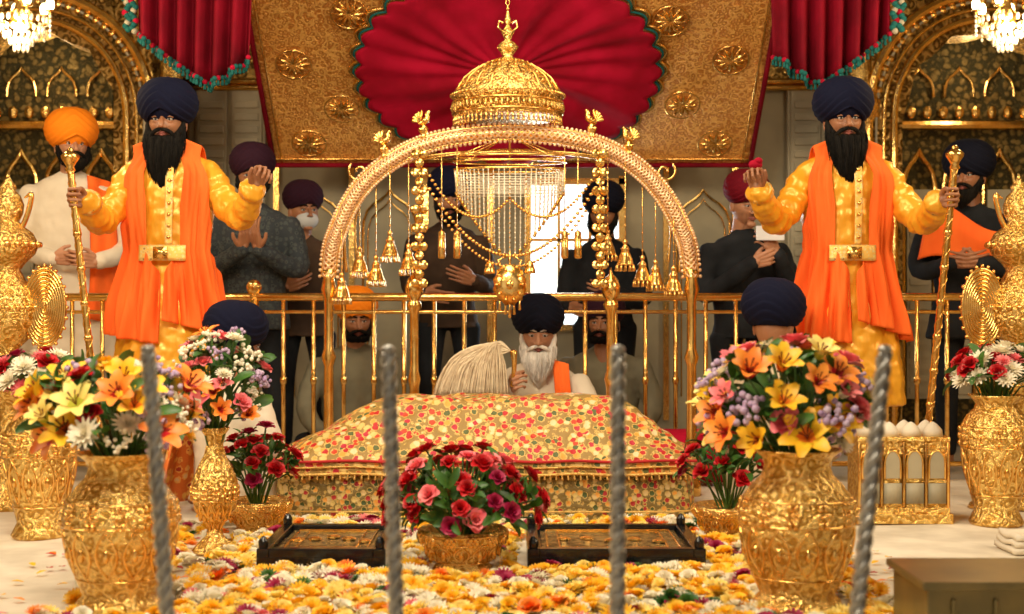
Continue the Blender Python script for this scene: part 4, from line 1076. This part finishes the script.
for l,rz,hd,tb,shm in (((-.37,8.15,0),.15,1.50,NAVY,BROWNS),((.54,8.2,0),-.25,1.42,BLACKT,DARKS)):
    person('standing_devotee',l,rz,head=dict(c=(0,-.02,hd),turban=tb,ts=1.,beard=BEARDB,blen=.06,pitch=.2),torso=std_torso(hd-.2,.92,.75,.2),
      arms=[dict(pts=[(-.18,.01,hd-.25),(-.23,-.03,hd-.5),(-.16,-.22,hd-.55)],hand=((0,-.3,.9),(.7,-.4,-.2),'R',PR)),dict(pts=[(.18,.01,hd-.25),(.23,-.03,hd-.5),(.12,-.24,hd-.48)],hand=((0,-.3,.9),(-.7,-.4,.2),'L',PR))],
      legs=stand_legs(.75),shirt=shm,feet=SF)
e=person('devotee_with_phone',(1.25,7.5,0),.1,head=dict(c=(0,-.02,1.42),yaw=.2,pitch=.2,turban=MAROONT,ts=.97),torso=std_torso(1.22,.95,.7,.2),
  arms=[dict(pts=[(-.18,.01,1.17),(-.23,-.05,.94),(-.02,-.24,1.10)],hand=((0,-.2,.9),(.9,-.3,.3),'R',(30,40,20))),dict(pts=[(.18,.01,1.17),(.25,-.05,.95),(.10,-.24,1.15)],hand=((-.3,-.2,.9),(-.6,-.3,.7),'L',(30,40,20)))],
  legs=stand_legs(.7),shirt=DARKS,feet=SF,skin=SKIN2)
b=MB(); b.box((.05,-.30,1.25),(.15,.01,.075)); b.build('phone',PHONE,parent=e,smooth=False,bevel=.004)
e=person('scarfed_devotee',(2.42,7.42,0),-.35,head=dict(c=(0,-.02,1.56),yaw=-.3,turban=BLACKT,ts=1.08,beard=BEARDB,blen=.08),torso=std_torso(1.36,1.02,.7,.22),
  arms=[dict(pts=[(-.19,.01,1.31),(-.25,-.05,1.07),(-.06,-.24,1.10)],hand=((0,-.2,.9),(.9,-.3,.1),'R',(20,25,15))),dict(pts=[(.19,.01,1.31),(.25,-.05,1.07),(.06,-.24,1.10)],hand=((0,-.2,.9),(-.9,-.3,.1),'L',(20,25,15)))],
  legs=stand_legs(.75),shirt=DARKS,feet=SF)
b=MB(); b.surf(lambda u,v:(-.19+.36*u-.06*v,-.15-.03*math.sin(u*9)*.4-.01*math.sin(v*6)+.05*abs(u-.5),1.42+.02*math.sin(u*6)-.16*u*(1-v)-.30*v),24,20); b.build('orange_scarf',OCLOTH,parent=e,solid=.008)
b=MB(); b.tube([(-.2,0,.14),(.2,0,.14)],.13,0,24); b.tube([(-.235,0,.14),(.235,0,.14)],.05,0,16); b.build('red_bolster',REDV,(.86,6.78,.01))

# ------------------------------------------------------------------ lights
def area(name,loc,target,size,power,col):
    l=bpy.data.lights.new(name,'AREA'); l.energy=power; l.size=size; l.color=col
    o=bpy.data.objects.new(name,l); scene.collection.objects.link(o); o.location=loc
    o.rotation_euler=(Vector(target)-Vector(loc)).to_track_quat('-Z','Y').to_euler()
def point(name,loc,power,col,r=.08):
    l=bpy.data.lights.new(name,'POINT'); l.energy=power; l.color=col; l.shadow_soft_size=r
    o=bpy.data.objects.new(name,l); scene.collection.objects.link(o); o.location=loc
area('ceiling_key',(-.8,2.8,3.0),(0,6.4,1.0),1.3,165,(1,.85,.62))
area('ceiling_top',(0,5.4,3.1),(0,5.5,0),1.4,46,(1,.85,.62))
area('side_left',(-3.0,4.2,2.4),(-.5,6.4,1.1),.9,42,(1,.79,.52))
area('side_right',(3.0,4.2,2.4),(.5,6.4,1.1),.9,42,(1,.79,.52))
area('back_hall',(0,8.1,3.1),(0,8.6,0),1.2,9,(1,.86,.66))
area('window_daylight',(.40,8.85,1.3),(.3,6.9,.5),.5,12,(.78,.92,1))
point('lamp_glow_left',(-2.28,6.35,2.12),22,(1,.74,.44)); point('lamp_glow_right',(2.29,6.35,2.12),22,(1,.74,.44))
point('alcove_left',(-2.8,8.45,2.35),5,(1,.78,.48)); point('alcove_right',(2.8,8.45,2.35),5,(1,.78,.48))
w=bpy.data.worlds.new('World'); scene.world=w; w.use_nodes=True
w.node_tree.nodes['Background'].inputs[0].default_value=(1,.85,.64,1); w.node_tree.nodes['Background'].inputs[1].default_value=.62

cam=bpy.data.cameras.new('Camera'); co=bpy.data.objects.new('Camera',cam); scene.collection.objects.link(co)
co.location=(0,0,.87); co.rotation_euler=(math.pi/2,0,0); cam.sensor_width=36; cam.lens=49.2
cam.dof.use_dof=True; cam.dof.focus_distance=5.8; cam.dof.aperture_fstop=2.8
scene.camera=co
